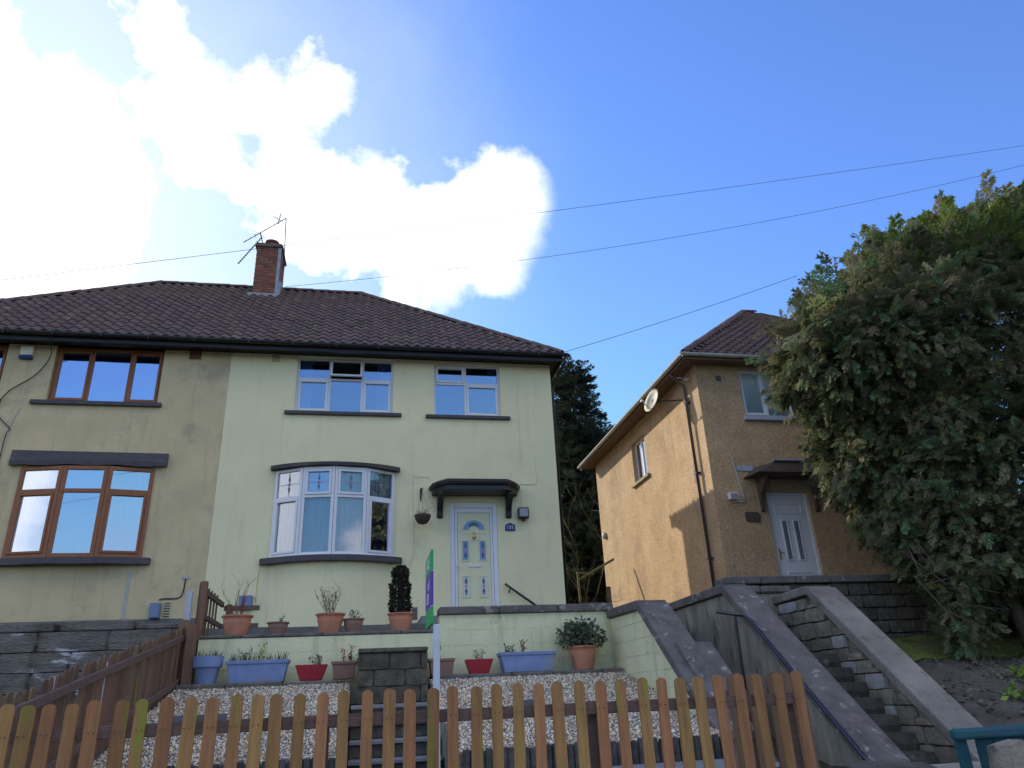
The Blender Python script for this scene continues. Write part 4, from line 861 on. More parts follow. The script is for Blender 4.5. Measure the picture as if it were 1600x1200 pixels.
# overhead cables (strung between poles outside the picture and the houses)
def span(name, a, b_, sag, r, label):
    a, b_ = Vector(a), Vector(b_); pts = []
    for i in range(25):
        t = i/24; p = a.lerp(b_, t); p.z -= sag*4*t*(1-t); pts.append(p)
    return MB().tube(pts, r, 4).build(name, m_cable, label=label, cat='overhead cable', group='overhead cables')
span('overhead_cable', (-3.98-6.41, 10, 7.67-1.57), (2.43+21.8, 10, 9.24+5.6), .25, .0042, 'highest overhead cable crossing the sky at the right')
span('overhead_cable', (-2.44, 18.3, 12.3), (13.10*1.5, 15, 1.6+9.73*1.5), .5, .0065, 'middle overhead cable running to the chimney')
span('overhead_cable', (4.3, 14.8, EZ), (9.9, 13.6, 10.65), .05, .006, 'lowest overhead cable reaching the gutter corner of the cream house')

# ================================================================ TERRACES AND WALLS
def coping_run(t, pts, w, h, m, side=0, name='coping', bev=.015, ln=.62):
    "coping stones laid along a polyline in the Y-Z plane at x: pts [(y,z)], x0"
def coping_yz(t, x0, x1, pts, h, m, ln=.6):
    for (ya, za), (yb, zb) in zip(pts, pts[1:]):
        L = math.hypot(yb-ya, zb-za); n = max(1, round(L/ln)); dy, dz = (yb-ya)/L, (zb-za)/L; ny, nz = -dz, dy
        if nz < 0: ny, nz = -ny, -nz
        for i in range(n):
            s0 = L*i/n+.003; s1 = L*(i+1)/n-.003; p = (ya+dy*s0, za+dz*s0); q = (ya+dy*s1, za+dz*s1); j = random.uniform(-.006, .006)
            MB().prism([p, q, (q[0]+ny*(h+j), q[1]+nz*(h+j)), (p[0]+ny*(h+j), p[1]+nz*(h+j))], 'x', x0+j, x1+j).build('coping_stone', m, t, bevel=.018, seg=2)
def block_face_y(t, x0, x1, z0, z1, y, meshes, bw=.44, bh=.215, d=.06, name='block', jit=.0025, joint=.004, pale=None):
    "courses of blocks on a face looking to -Y"
    nr = max(1, round((z1-z0)/bh)); hh = (z1-z0)/nr
    for r in range(nr):
        x = x0-(bw*.5 if r % 2 else 0)
        while x < x1:
            a = max(x, x0); c = min(x+bw*random.uniform(.96, 1.0)if jit > .01 else x+bw, x1)
            if c-a > .05:
                me = random.choice(pale) if pale and random.random() < .12 else random.choice(meshes)
                inst(name, me, t, ((a+c)/2, y+d/2+random.uniform(-jit, jit), z0+hh*(r+.5)), None, (c-a-joint, d, hh-joint))
            x = c if x+bw <= x1 else x1+1
def block_face_x(t, y0, y1, zfun0, zfun1, x, meshes, bw=.44, bh=.215, d=.06, name='block', jit=.006, joint=.006, pale=None, zlo=0, zhi=3, sgn=1):
    "courses on a face in the plane x=const, trimmed to lie between zfun0(y) and zfun1(y)"
    r = 0; z = zlo
    while z < zhi:
        y = y0-(bw*.5 if r % 2 else 0); h = bh*random.uniform(.85, 1.15) if jit > .01 else bh
        while y < y1:
            w_ = bw*random.uniform(.6, 1.35) if jit > .01 else bw
            a = max(y, y0); c = min(y+w_, y1); cy = (a+c)/2
            if c-a > .06:
                lo = max(z, min(zfun0(a), zfun0(c))); hi_ = min(z+h, zfun1(a), zfun1(c))
                if hi_-lo < h*.5: hi_ = min(z+h, (zfun1(a)+zfun1(c))/2)
                if hi_-lo > .05:
                    me = random.choice(pale) if pale and random.random() < .14 else random.choice(meshes)
                    inst(name, me, t, (x+sgn*(d/2-random.uniform(0, jit*1.5)), cy, (lo+hi_)/2), None, (d, c-a-joint, hi_-lo-joint))
            y += w_
        z += h; r += 1

TY = 11.2
tw = thing('terrace_wall', 'low cream painted retaining wall with the flower pots standing on its top', 'wall', (-.5, TY, 2))
MB().box(-2.2, 1.06, TY+.004, TY+.33, 1.55, 2.545).build('core', m_cream2, tw)
block_face_y(tw, -2.2, 1.06, 1.95, 2.55, TY-.004, BL_CREAM, .45, .20, .05, joint=.002)
for i in range(6):
    a = -2.2+i*.545; MB().box(a+.004, a+.54, TY-.02, TY+.42, 2.553, 2.60-.004*(i % 2)).build('coping_stone', m_kerb, tw, bevel=.012)
MB().box(-2.3, 1.05, TY+1.2, YF-.045, 2.62, 2.80).build('upper_border_kerb', m_plinth, kind='structure')
pw = thing('landing_wall', 'taller cream painted wall with dark coping in front of the front door', 'wall', (2.4, TY, 2))
MB().box(1.08, 3.66, TY-.016, TY+.28, 1.55, 2.79).build('core', m_cream2, pw)
block_face_y(pw, 1.08, 3.66, 1.95, 2.79, TY-.024, BL_CREAM, .45, .21, .05, joint=.002)
coping = [(1.07, 1.95), (1.955, 2.84), (2.845, 3.71)]
for a, c in coping: MB().box(a, c, TY-.07, TY+.34, 2.793, 2.905).build('coping_stone', m_cope, pw, bevel=.02, seg=2)
lg = thing('planter_ledge', 'rough stone ledge carrying the lower row of planters', 'ledge', (.8, 10.9, 1.9))
x = -2.33
while x < 3.6:
    w_ = random.uniform(.5, .75); c = min(x+w_, 3.64)
    if c > SX0+.02 and x < SX1: x = SX1+.06; continue
    MB().box(x+.004, c-.004, 10.70+random.uniform(-.015, .01), TY-.03, 1.80, 1.965+random.uniform(-.012, .012)).build('ledge_stone', m_kerb, lg, bevel=.02); x = c
# central masonry block above the steps
cb = thing('stone_block_steps', 'dark masonry block with coping at the top of the garden steps', 'masonry block', (.38, 10.3, 1.6))
MB().box(-.05, .82, 10.225, TY-.03, 1.5, 2.24).build('core', m_stonedk, cb)
block_face_y(cb, -.06, .83, 1.64, 2.24, 10.20, ST_DARK, .40, .20, .08, 'stone', .008, .004)
MB().box(-.06, .83, 10.17, TY-.04, 2.245, 2.30).build('coping_stone', m_stonedk, cb, bevel=.012)
ld = MB(); ld.box(SX0, SX1, SY1-.1, 10.195, 1.45, 1.635); ld.build('step_landing', m_stonedk, kind='structure', bevel=.015)
gs = thing('garden_steps', 'dark stone garden steps rising behind the picket fence', 'steps', (.37, 8.9, 1))
y = 9.52; z = 1.628
for i in range(8):
    r = MB(); r.box(SX0+.003, SX1-.003, y+.002, y+.5, z-.175, z-.045); r.build('riser', m_stonedk, gs, bevel=.01)
    r = MB(); r.box(SX0+.003, SX1-.003, y-.045, y+.32, z-.043, z); r.build('tread', m_path, gs, bevel=.008)
    z -= .175; y -= .29
MB().box(SX0-.018, SX0-.002, 7.5, SY1, .7, 1.25).build('steps_edging', m_kerb, gs)

# log roll edging
lr = thing('log_roll_edging', 'dark log roll edging holding the gravel bank', 'edging', (1, 7.55, 1))
me = MB().lathe([(.034, -.12), (.036, 0), (.034, .215), (.028, .225)], (0, 0, 0), 9).mesh('log', m_kerb)
m_log = mat('weathered_log', (.115, .11, .10), (.05, .047, .043), 9, .9, .6, 50, rnd=.3); me.materials[0] = m_log
x = -2.3
while x < 3.62:
    if not (SX0-.04 < x < SX1+.04): inst('log', me, lr, (x, 7.57, .98+random.uniform(-.012, .012)), (random.uniform(-.03, .03), random.uniform(-.03, .03), random.uniform(0, 3)))
    x += .071

# garden front wall under the picket fence
fw = thing('garden_front_wall', 'low stone wall under the front picket fence', 'wall', (0, 4.7, .4))
MB().box(-14, 3.0, 4.62, 4.84, -.02, .70).build('core', m_mortar, fw)
block_face_y(fw, -4, 3.0, .12, .70, 4.57, ST_STONE, .42, .19, .08, 'stone', .012, .012)
MB().box(-14, 3.0, 4.55, 4.855, .703, .76).build('coping_stone', m_cope, fw, bevel=.015)

# stair side walls
W1 = thing('sloping_stair_wall', 'cream painted wall with dark coping sloping down right of the gravel', 'wall', (3.8, 9, 2))
line1 = [(11.9, 2.70), (9.85, 2.66), (7.1, .50)]
core = [(11.88, .3), (11.88, 2.695), (9.86, 2.655), (7.1, .49), (7.1, .3)]
MB().prism(core, 'x', 3.668, 3.98).build('core', m_cream2, W1)
zf = lambda y: 2.67 if y > 9.85 else 2.66-(9.85-y)*.785
block_face_x(W1, 7.2, 11.17, lambda y: .3, lambda y: zf(y)-.015, 3.66, BL_CREAM, .45, .21, .05, 'block', .002, .004, zlo=.62, zhi=2.66)
coping_yz(W1, 3.60, 4.04, line1, .12, m_cope, 9)
MB().prism([(9.05, 1.98), (8.2, 1.32), (8.15, 1.50), (8.95, 2.17), (9.1, 2.17)], 'x', 3.74, 4.20).build('loose_coping', m_cope, W1, bevel=.03, seg=2)
W2 = thing('sloping_stair_wall', 'tall stained cement wall with broad dark coping carrying the long black handrail', 'wall', (5, 9, 2))
MB().prism([(14.5, .2), (14.5, 2.80), (9.80, 2.83), (6.2, -.02), (6.2, -.1), (7, -.1)], 'x', 4.90, 5.18).build('core', m_render, W2)
coping_yz(W2, 4.83, 5.24, [(14.5, 2.80), (9.80, 2.84), (6.15, -.05)], .12, m_cope, 9)
W3 = thing('sloping_stair_wall', 'coursed rubble stone wall with pale sloping coping right of the stone steps', 'wall', (6.3, 9, 2))
MB().prism([(10.75, .2), (10.75, 2.76), (9.72, 2.78), (7.1, .60), (7.1, -.1)], 'x', 6.16, 6.44).build('core', m_mortar, W3)
zf3 = lambda y: 2.77 if y > 9.72 else 2.78-(9.72-y)*.832
block_face_x(W3, 6.9, 10.75, lambda y: -.1, lambda y: zf3(y)-.01, 6.105, ST_STONE, .40, .185, .09, 'stone', .011, .010, ST_PALE, -.1, 2.78)
coping_yz(W3, 6.06, 6.50, [(10.76, 2.76), (9.72, 2.79), (7.15, .63)], .12, m_cope3, 9)
# low front end of W3
MB().box(5.3, 7.1, 6.55, 6.95, .0, .80).build('low_end_wall', m_render, label='low rough wall end at the foot of the stone steps', cat='wall', bevel=.03)
MB().box(5.25, 6.4, 6.5, 6.98, .803, .88).build('low_end_coping', m_cope2, label='pale flat coping across the foot of the stone steps', cat='coping', bevel=.02)
# stone steps between W2 and W3
ss = thing('stone_steps', 'dark worn stone steps climbing between the two sloping walls', 'steps', (5.65, 8, 1))
y = 6.75; z = .08
for i in range(12):
    y0 = 9.27-i*.230; z1 = 2.01-i*.182
    me_ = rough_block(200+i, .014); me_.materials.append(m_stonedk)
    o = inst('step', me_, ss, (5.67, y0+.25, z1-.125), (random.uniform(-.01, .01), 0, random.uniform(-.01, .01)), (.97, .52, .235))
MB().box(5.2, 6.14, 9.6, 11.28, 1.7, 2.0).build('stair_landing', m_stonedk, kind='structure')
# steps of the cream house, between W1 and W2
s2 = thing('side_steps', 'concrete side steps between the cream wall and the tall cement wall', 'steps', (4.45, 8, 1))
for i in range(14):
    y0 = 7.2+i*.26; MB().box(4.06, 4.82, y0, y0+.5, i*.15-.35, i*.15-.15).build('step', m_path, s2, bevel=.012)
MB().box(3.99, 4.84, 11.2, 15.2, 1.7, 2.3).build('side_path', m_path, kind='structure')

# cross wall of the brown house
cw = thing('front_terrace_wall', 'dark rubble terrace wall with long flat coping below the white door', 'wall', (8, 11.3, 2.8))
MB().box(5.72, 14, 11.36, 11.6, 1.6, 3.16).build('core', m_mortar, cw)
block_face_y(cw, 5.70, 9.4, 1.95, 3.16, 11.27, ST_DARK, .40, .20, .10, 'stone', .016, .012)
for a in range(8): MB().box(5.66+a*.62, 5.66+a*.62+.612, 11.22, 11.66, 3.165, 3.285).build('coping_stone', m_cope, cw, bevel=.02, seg=2)
sw_ = thing('stair_turn_wall', 'short stepped wall with angled coping at the turn of the stone steps', 'wall', (5.6, 10.8, 2.9))
MB().box(5.56, 5.80, 10.62, 11.2, 2.0, 2.93).build('core', m_render, sw_); MB().box(5.805, 6.3, 10.62, 10.82, 2.0, 2.93).build('side_core', m_render, sw_)
MB().box(5.50, 5.86, 10.55, 11.21, 2.935, 3.04).build('coping_stone', m_cope, sw_, bevel=.02); MB().box(5.865, 6.36, 10.55, 10.88, 2.935, 3.03).build('coping_stone', m_cope, sw_, bevel=.02)
MB().box(5.2, 5.7, 11.25, 14.3, 2.3, 3.0).build('side_ground', m_path, kind='structure')

# handrail on the tall cement wall
hr = thing('handrail', 'long black handrail running down the tall cement wall', 'handrail', (4.78, 9, 1.9))
P = [(4.74, 9.80, 2.60), (4.74, 9.05, 2.47), (4.74, 8.95, 2.42), (4.74, 7.15, .97), (4.76, 7.02, .86)]
MB().tube(P, .023, 8).build('rail', m_blackmetal, hr, smooth=True)
MB().tube([(4.74, 9.30, 2.50), (4.74, 9.33, 1.55)], .017, 6).build('post', m_blackmetal, hr)
for y, z in ((8.3, 1.90), (7.4, 1.18)): MB().tube([(4.74, y, z), (4.80, y, z-.10), (4.895, y, z-.16)], .010, 6).build('bracket', m_blackmetal, hr)

# left: neighbour's retaining wall
lw = thing('retaining_wall', 'dark weathered retaining wall with pale patches under the tan house', 'wall', (-6, 11.3, 2))
MB().box(-14, -2.52, TY+.03, TY+.36, .9, 2.70).build('core', m_patchwall, lw)
for a, c in ((-14, -9.6), (-9.58, -6.4), (-6.38, -4.04), (-3.96, -3.05)): MB().box(a, c, TY-.01, TY+.42, 2.703, 2.825+(.015 if a > -4 else 0)).build('coping_stone', m_patchwall, lw, bevel=.025, seg=2)
MB().box(-3.04, -2.50, TY+.02, TY+.38, 2.703, 2.78).build('coping_stone', m_cope, lw, bevel=.02)
block_face_y(lw, -8.5, -2.52, .95, 2.695, TY-.035, ST_PATCH, .86, .25, .08, 'block', .002, .0015)
# rubble lumps along the neighbour's bank
rb_ = thing('rubble_heap', 'scattered pale rubble and blocks on the bank under the retaining wall', 'rubble', (-4, 8, 1.4))
for i in range(40):
    x = random.uniform(-6.5, -2.6); y = random.uniform(5.2, 11.0); s = random.uniform(.06, .2)
    inst('stone', random.choice(ST_STONE+ST_PALE), rb_, (x, y, .80+(y-4.9)*.085+s*.15), (random.uniform(-.4, .4), random.uniform(-.4, .4), random.uniform(0, 6)), (s*1.6, s, s*.7))

# ================================================================ FENCES
def picket_mesh(w, h, t, m, name='picket'):
    j = lambda: random.uniform(-.0022, .0022)
    b = MB(); prof = [(-w/2, 0), (w/2, 0), (w/2, h-w*.45)]+[(w/2*math.cos(a), h-w*.45+w*.45*math.sin(a)) for a in [math.pi*i/8 for i in range(1, 8)]]+[(-w/2, h-w*.45)]
    prof = prof[:2]+[(w/2+j(), h*.3), (w/2+j(), h*.65)]+prof[2:]+[(-w/2+j(), h*.65), (-w/2+j(), h*.3)]; prof = [(x+(j() if z > h*.9 else 0), z+(j() if z > h*.9 else 0)) for x, z in prof]
    b.prism(prof, 'y', -t/2, t/2); return b.mesh(name, m)
ff = thing('picket_fence', 'orange stained front picket fence with rounded tops', 'fence', (0, 4.7, .76))
pm = [picket_mesh(w_, .93, .018, m_picket) for w_ in (.064, .066, .068, .069, .070, .072, .067)]
PXS = [-2.28, -2.16, -2.03, -1.92, -1.84, -1.75, -1.64, -1.52, -1.41, -1.28, -1.17, -1.05, -.93, -.81, -.69, -.57, -.46, -.34, -.22, -.09, .04, .16, .28, .41, .53, .66, .79, .91, 1.04, 1.17, 1.30, 1.43, 1.56, 1.70, 1.82, 1.95, 2.08, 2.22, 2.34, 2.48, 2.61, 2.74]
for x in PXS: inst('picket', random.choice(pm), ff, (x, 4.70+random.uniform(-.002, .002), .765+random.uniform(-.006, .008)), (random.uniform(-.012, .012), random.uniform(-.014, .014), random.uniform(-.03, .03)))
for z in (.88, 1.505): MB().box(-2.4, 2.80, 4.713, 4.75, z, z+.068).build('rail', m_rail, ff, bevel=.004)
for x in (-2.1, -.25, 1.36, 2.66): MB().box(x, x+.075, 4.752, 4.827, .70, 1.58).build('post', m_rail, ff, bevel=.006)
m_pl = mat('grey_rail_lap', (.26, .27, .29), None, 8, .9)
for x0, x1 in ((-1.04, -.74), (.93, 1.06), ): MB().box(x0, x1, 4.752, 4.78, 1.55, 1.605).build('rail_splice', m_pl, ff)
nb = MB()
for x in PXS:
    for z in (.915, 1.54):
        for d in (-.014, .014): nb.box(x+d-.0028, x+d+.0028, 4.686, 4.691, z-.0028, z+.0028)
nb.build('nail_heads', m_blackmetal, ff, kind='stuff')
# red-brown gate panel behind the right end
gp_ = thing('picket_gate', 'small red brown picket gate behind the right end of the front fence', 'gate', (3.1, 5.75, .9))
pg = picket_mesh(.085, .86, .02, m_picket2)
for x in (2.83, 2.99, 3.15, 3.27): inst('picket', pg, gp_, (x, 5.75, .86), (0, random.uniform(-.012, .012), 0))
for z in (.98, 1.53): MB().box(2.76, 3.33, 5.762, 5.80, z, z+.075).build('rail', m_rail, gp_, bevel=.004)
MB().box(3.34, 3.42, 5.73, 5.81, .8, 1.68).build('post', m_rail, gp_, bevel=.006)
# sloping side fence on the left
sf = thing('picket_fence', 'red brown picket fence climbing the slope on the left side of the garden', 'fence', (-2.4, 8, 1.5))
rl = lambda y: 1.585+(y-5.4)*.182
b = MB(); b.prism([(5.3, rl(5.3)-.075), (11.05, rl(11.05)-.075), (11.05, rl(11.05)), (5.3, rl(5.3))], 'x', -2.365, -2.325); b.build('rail', m_rail, sf, bevel=.004)
b = MB(); b.prism([(5.3, rl(5.3)-.62), (11.05, rl(11.05)-.62), (11.05, rl(11.05)-.55), (5.3, rl(5.3)-.55)], 'x', -2.365, -2.325); b.build('rail', m_rail, sf, bevel=.004)
pside = [picket_mesh(w_, .88, .018, m_picket2) for w_ in (.085, .09)]
y = 5.25
while y < 11.0:
    inst('picket', random.choice(pside), sf, (-2.385, y, rl(y)-.80+random.uniform(-.02, .03)), (random.uniform(-.02, .02), random.uniform(-.02, .02), R(90)+random.uniform(-.05, .05))); y += random.uniform(.125, .15)
for y in (5.35, 8.1): MB().box(-2.45, -2.39, y, y+.075, rl(y)-1.0, rl(y)+.03).build('post', m_fencewhite, sf, bevel=.006)
MB().box(-2.43, -2.33, 11.02, 11.12, 1.6, 2.80).build('post', m_picket2, sf, bevel=.008)
MB().box(-2.30, -2.17, 10.85, 10.95, 1.5, 2.72).build('post', m_picket2, sf, bevel=.008, label='broad red brown end post')
MB().box(-2.50, -2.42, 11.5, 11.58, 2.5, 3.25).build('standing_post', m_fencewhite, label='pale grey post standing at the end of the retaining wall', cat='post', bevel=.006)
uf = thing('picket_fence', 'short brown picket return on the upper terrace by the party wall', 'fence', (-2.35, 12.4, 2.7))
b = MB(); b.box(-2.37, -2.33, 11.9, 13.6, 3.26, 3.34); b.box(-2.37, -2.33, 11.9, 13.6, 2.92, 2.99); b.build('rail', m_rail, uf)
b = MB(); b.box(-2.32, -1.75, 13.55, 13.59, 3.20, 3.28); b.box(-2.32, -1.75, 13.55, 13.59, 2.92, 2.99); b.build('rail', m_rail, uf)
pu = picket_mesh(.08, .80, .018, m_picket2)
for y in (11.86, 12.05, 12.27, 12.5, 12.75, 13.0, 13.25): inst('picket', pu, uf, (-2.39, y, 2.62), (0, 0, R(90)))
for p in ((-2.37, 11.76), (-2.28, 13.5)): MB().box(p[0], p[0]+.09, p[1], p[1]+.09, 2.55, 3.42 if p[1] < 12 else 3.30).build('post', m_picket2, uf, bevel=.008)

# turquoise gate and rough gatepost on the right
tg = thing('garden_gate', 'turquoise painted boarded gate with a thick top rail at the bottom right', 'gate', (4.9, 5.25, .6))
MB().box(4.22, 6.4, 5.20, 5.27, 1.20, 1.275).build('top_rail', m_teal, tg, bevel=.02, seg=2)
for i in range(12): MB().box(4.44+i*.15, 4.44+i*.15+.143, 5.275, 5.297, .15, 1.215+(0 if i else -.0)).build('board', m_teal, tg, bevel=.003)
MB().box(4.27, 4.36, 5.277, 5.30, .9, 1.195).build('brace', m_teal, tg)
gpo = thing('stone_gatepost', 'rough leaning stone gatepost in front of the turquoise gate', 'gatepost', (4.47, 5.0, 0))
o = inst('stone', rough_block(301, .04), gpo, (4.46, 5.02, .86), (0, R(4), .2), (.26, .22, .66)); o.data.materials.append(m_stone)
o = inst('stone', rough_block(302, .05), gpo, (4.45, 5.04, .30), (0, R(-2), .1), (.34, .28, .60)); o.data.materials.append(m_stone)
b = MB(); b.prism([(5.45, .0), (7.0, .0), (7.0, 1.02), (5.45, .86)], 'x', 5.36, 5.75)
o = inst('stone', rough_block(310, .04), thing('boulder', 'broad mossy boulder at the foot of the stone steps', 'boulder', (4.0, 5.9, 0)), (4.25, 6.1, .62), (.1, 0, .3), (.9, .6, .75)); o.data.materials.append(m_stonedk)

# estate agent's board
sg = thing('estate_agent_board', 'green and purple estate agent board on a white pole seen almost edge on', 'sign', (.58, 6.3, 1))
MB().box(.555, .605, 6.27, 6.32, .85, 2.20).build('pole', m_post, sg, bevel=.004)
bd0, bd1 = 6.26, 6.86
def sb(z0, z1, m, nm): 
    b = MB(); b.prism([(bd0, z0), (bd1, z0-.0), (bd1, z1), (bd0, z1)], 'x', .535, .553)
    o = b.build(nm, m, sg); return o
sb(2.205, 2.345, m_green, 'lower_band'); sb(2.350, 2.625, m_purple, 'middle_band'); sb(2.63, 2.80, m_green, 'upper_band')
MB().box(.5365, .5515, bd0+.001, bd1-.001, 2.3455, 2.3495).build('white_line', m_signwhite, sg); MB().box(.5365, .5515, bd0+.001, bd1-.001, 2.6255, 2.6295).build('white_line', m_signwhite, sg)
text_mesh('SALE', .17, m_signwhite, 'lettering', sg, (.5335, 6.56, 2.715), (0, -1, 0), (0, 0, 1), .001)
text_mesh('028', .13, m_signwhite, 'lettering', sg, (.5335, 6.60, 2.43), (0, -1, 0), (0, 0, 1), .001)
text_mesh('and', .13, m_signwhite, 'lettering', sg, (.5335, 6.52, 2.545), (0, -1, 0), (0, 0, 1), .001)

# washing line post and lattice behind, between the houses
wl = thing('washing_line_post', 'yellowish washing line post in the gap between the houses', 'washing line post', (6.3, 21, 2.7))
m_yel = mat('lichened_post', (.20, .20, .07), (.14, .14, .06), 8, .8)
MB().tube([(6.06, 21, 2.6), (6.02, 21, 4.95)], .035, 6).build('post', m_yel, wl); MB().tube([(5.98, 21, 4.93), (6.5, 21, 4.88)], .03, 6).build('arm', m_yel, wl); MB().tube([(6.03, 21, 4.72), (6.95, 20.4, 5.2)], .035, 6).build('brace', m_yel, wl)
lt = thing('lattice_panel', 'dark lattice trellis low behind the coping between the houses', 'trellis', (5.6, 19, 3)); b = MB()
for k in range(-4, 4):
    b.tube([(4.7+k*.16, 19.0, 3.1), (4.7+k*.16+.7, 19.0, 4.0)], .014, 4); b.tube([(4.7+k*.16+.7, 19.04, 3.1), (4.7+k*.16, 19.04, 4.0)], .014, 4)
b.build('lattice', m_cable, lt, kind='stuff')
gt_ = thing('timber_gate', 'low weathered timber gate and post in the gap between the houses', 'gate', (5.2, 17, 3))
for i in range(4): MB().box(4.95+i*.14, 5.08+i*.14, 17.0, 17.03, 2.7, 3.62).build('board', m_rail, gt_)
MB().box(5.52, 5.61, 16.9, 17.0, 2.7, 3.95).build('post', m_picket2, gt_)

# ================================================================ PLANTS
def pot(label, x, y, z, r, h, m, kind='round', group='flower pots along the top of the cream wall', n=22):
    t = thing('flower_pot', label, 'flower pot', (x, y, z), group)
    prof = [(r*.66, 0), (r*.70, .02), (r*.93, h*.62), (r*.95, h*.80), (r*.93, h*.815), (r*1.0, h*.90), (r*1.08, h*.93), (r*1.10, h), (r*.98, h), (r*.92, h*.86)]
    MB().lathe(prof, (x, y, z), n).build('pot', m, t, smooth=False); MB().lathe([(r*.93, h*.84), (r*.5, h*.87), (.01, h*.88)], (x, y, z), 12).build('soil', m_soil, t); return t
def trough(label, x0, x1, y0, y1, z, h, m, group, tap=.14, rim=True):
    t = thing('planter_trough', label, 'planter', ((x0+x1)/2, y0, z), group); w_ = x1-x0; d = y1-y0; b = MB()
    def ring(k, zz, e=0): 
        a = w_*tap*.5*k; c = d*tap*.5*k; return [(x0+a-e, y0+c-e, zz), (x1-a+e, y0+c-e, zz), (x1-a+e, y1-c+e, zz), (x0+a-e, y1-c+e, zz)]
    R_ = [ring(1, z), ring(.18, z+h*.82), ring(.18, z+h*.83, .014 if rim else 0), ring(0, z+h, .014 if rim else 0), ring(0, z+h, -.018), ring(.2, z+h*.85, -.02)]
    for r in R_: b.v += r
    for i in range(len(R_)-1):
        for j in range(4): b.f.append((i*4+j, i*4+(j+1) % 4, (i+1)*4+(j+1) % 4, (i+1)*4+j))
    b.f.append((3, 2, 1, 0)); b.f.append(tuple(range(len(R_)*4-4, len(R_)*4)))
    b.build('trough', m, t, bevel=.005); b2 = MB(); b2.quad(*[(p[0], p[1], z+h*.88) for p in ring(.15, z, -.02)]); b2.build('soil', m_soil, t); return t
def rnd_dir(up=.3):
    v = Vector((random.gauss(0, 1), random.gauss(0, 1), random.gauss(0, 1)+up)); return v.normalized()
def twigs(t, c, n, h, spread, m, r=.006, sub=3, name='twigs', leaves=None, leafsize=.03, leafcols=((.10, .14, .05),), leafn=4):
    b = MB(); LV = []; LC = []
    for i in range(n):
        th = random.uniform(0, 6.28); k = random.uniform(.2, 1)*spread; hh = h*random.uniform(.6, 1)
        p = Vector(c)+Vector((math.cos(th)*.04, math.sin(th)*.04, 0)); pts = [p]; d = Vector((math.cos(th)*k, math.sin(th)*k, 1)).normalized()
        for s in range(4): d = (d+Vector((random.gauss(0, .13), random.gauss(0, .13), .08))).normalized(); p = p+d*hh/4; pts.append(p)
        b.tube(pts, r, 4, r*.35)
        for s in range(sub):
            q = random.choice(pts[1:]); e = (d+rnd_dir()*.8).normalized(); q2 = q+e*hh*random.uniform(.15, .4); b.tube([q, q.lerp(q2, .5)+rnd_dir()*.01, q2], r*.5, 3, r*.25)
            if leaves:
                for _ in range(leafn): LV.append(q.lerp(q2, random.uniform(.2, 1.1))+rnd_dir()*.02)
        if leaves:
            for _ in range(leafn*2): LV.append(random.choice(pts[1:])+rnd_dir()*.03)
    b.build(name, m, t)
    if leaves and LV: leaf_cloud(t, LV, leafsize, leafcols)
def leaf_cloud(t, pts, size, cols, name='leaves', **kw):
    n = len(pts); P = np.array([tuple(p) for p in pts]); d = rng.normal(0, 1, (n, 3)); d[:, 2] += .2; d /= np.linalg.norm(d, axis=1)[:, None]
    s = np.cross(d, rng.normal(0, 1, (n, 3))); s /= np.linalg.norm(s, axis=1)[:, None]; L = size*rng.uniform(.6, 1.3, (n, 1)); nn = np.cross(d, s)
    V = np.stack([P, P+d*L*.5+s*L*.30+nn*L*.08, P+d*L, P+d*L*.5-s*L*.30+nn*L*.08], 1).reshape(-1, 3); F = (np.array([[0, 1, 2, 3]])+4*np.arange(n)[:, None])
    c = np.array(cols)[rng.integers(0, len(cols), n)]*rng.uniform(.7, 1.3, (n, 1)); return npmesh(name, V, F, a_leaf, np.repeat(c, 4, 0), parent=t, **kw)
def tuft(t, c, w, n, h, cols, wd=.006, name='grassy_leaves', d=.08):
    V = []; F = []; T = []
    for i in range(n):
        x = c[0]+random.uniform(-w, w); y = c[1]+random.uniform(-d, d); th = random.uniform(0, 6.28); hh = h*random.uniform(.4, 1); dx, dy = math.cos(th), math.sin(th); k = len(V); ln = random.uniform(.1, .6)*hh
        a = (-dy*wd, dx*wd)
        V += [(x-a[0], y-a[1], c[2]), (x+a[0], y+a[1], c[2]), (x+a[0]+dx*ln*.4, y+a[1]+dy*ln*.4, c[2]+hh*.6), (x-a[0]+dx*ln*.4, y-a[1]+dy*ln*.4, c[2]+hh*.6), (x+dx*ln, y+dy*ln, c[2]+hh), (x+dx*ln, y+dy*ln, c[2]+hh)]
        F += [(k, k+1, k+2, k+3), (k+3, k+2, k+4, k+5)]; cc = random.choice(cols); T += [cc]*6
    return npmesh(name, np.array(V), np.array(F), a_leaf, np.array(T), parent=t)
GR = [(.10, .14, .04), (.16, .18, .06), (.07, .10, .04)]; DRY = [(.26, .20, .12), (.18, .14, .09)]
UG = 'flower pots along the top of the cream wall'; LG = 'planters on the stone ledge below the cream wall'
t = pot('wide terracotta bowl with reddish bare twigs at the left end of the wall top', -1.76, 11.42, 2.605, .20, .27, m_terracotta); twigs(t, (-1.76, 11.42, 2.83), 13, .50, .45, m_twigred, .005, 4); 
t = pot('small faded terracotta pot with one tiny sprig', -1.20, 11.42, 2.605, .145, .165, m_pinkpot); twigs(t, (-1.20, 11.42, 2.74), 2, .14, .4, m_twig, .003, 2, 'sprig', True, .03, GR)
t = pot('terracotta pot with a loose twiggy shrub under the bay window', -.48, 11.42, 2.605, .195, .265, m_terracotta); twigs(t, (-.48, 11.42, 2.84), 15, .44, .75, m_twig, .005, 4, 'twigs', True, .028, [(.20, .19, .09), (.14, .15, .07)], 2)
t = pot('dull brown plastic pot right beside the twiggy shrub pot', -.15, 11.42, 2.605, .145, .19, m_pinkpot); twigs(t, (-.15, 11.42, 2.77), 6, .14, .6, m_twig, .003, 2, 'sprig', True, .03, [(.07, .10, .08)])
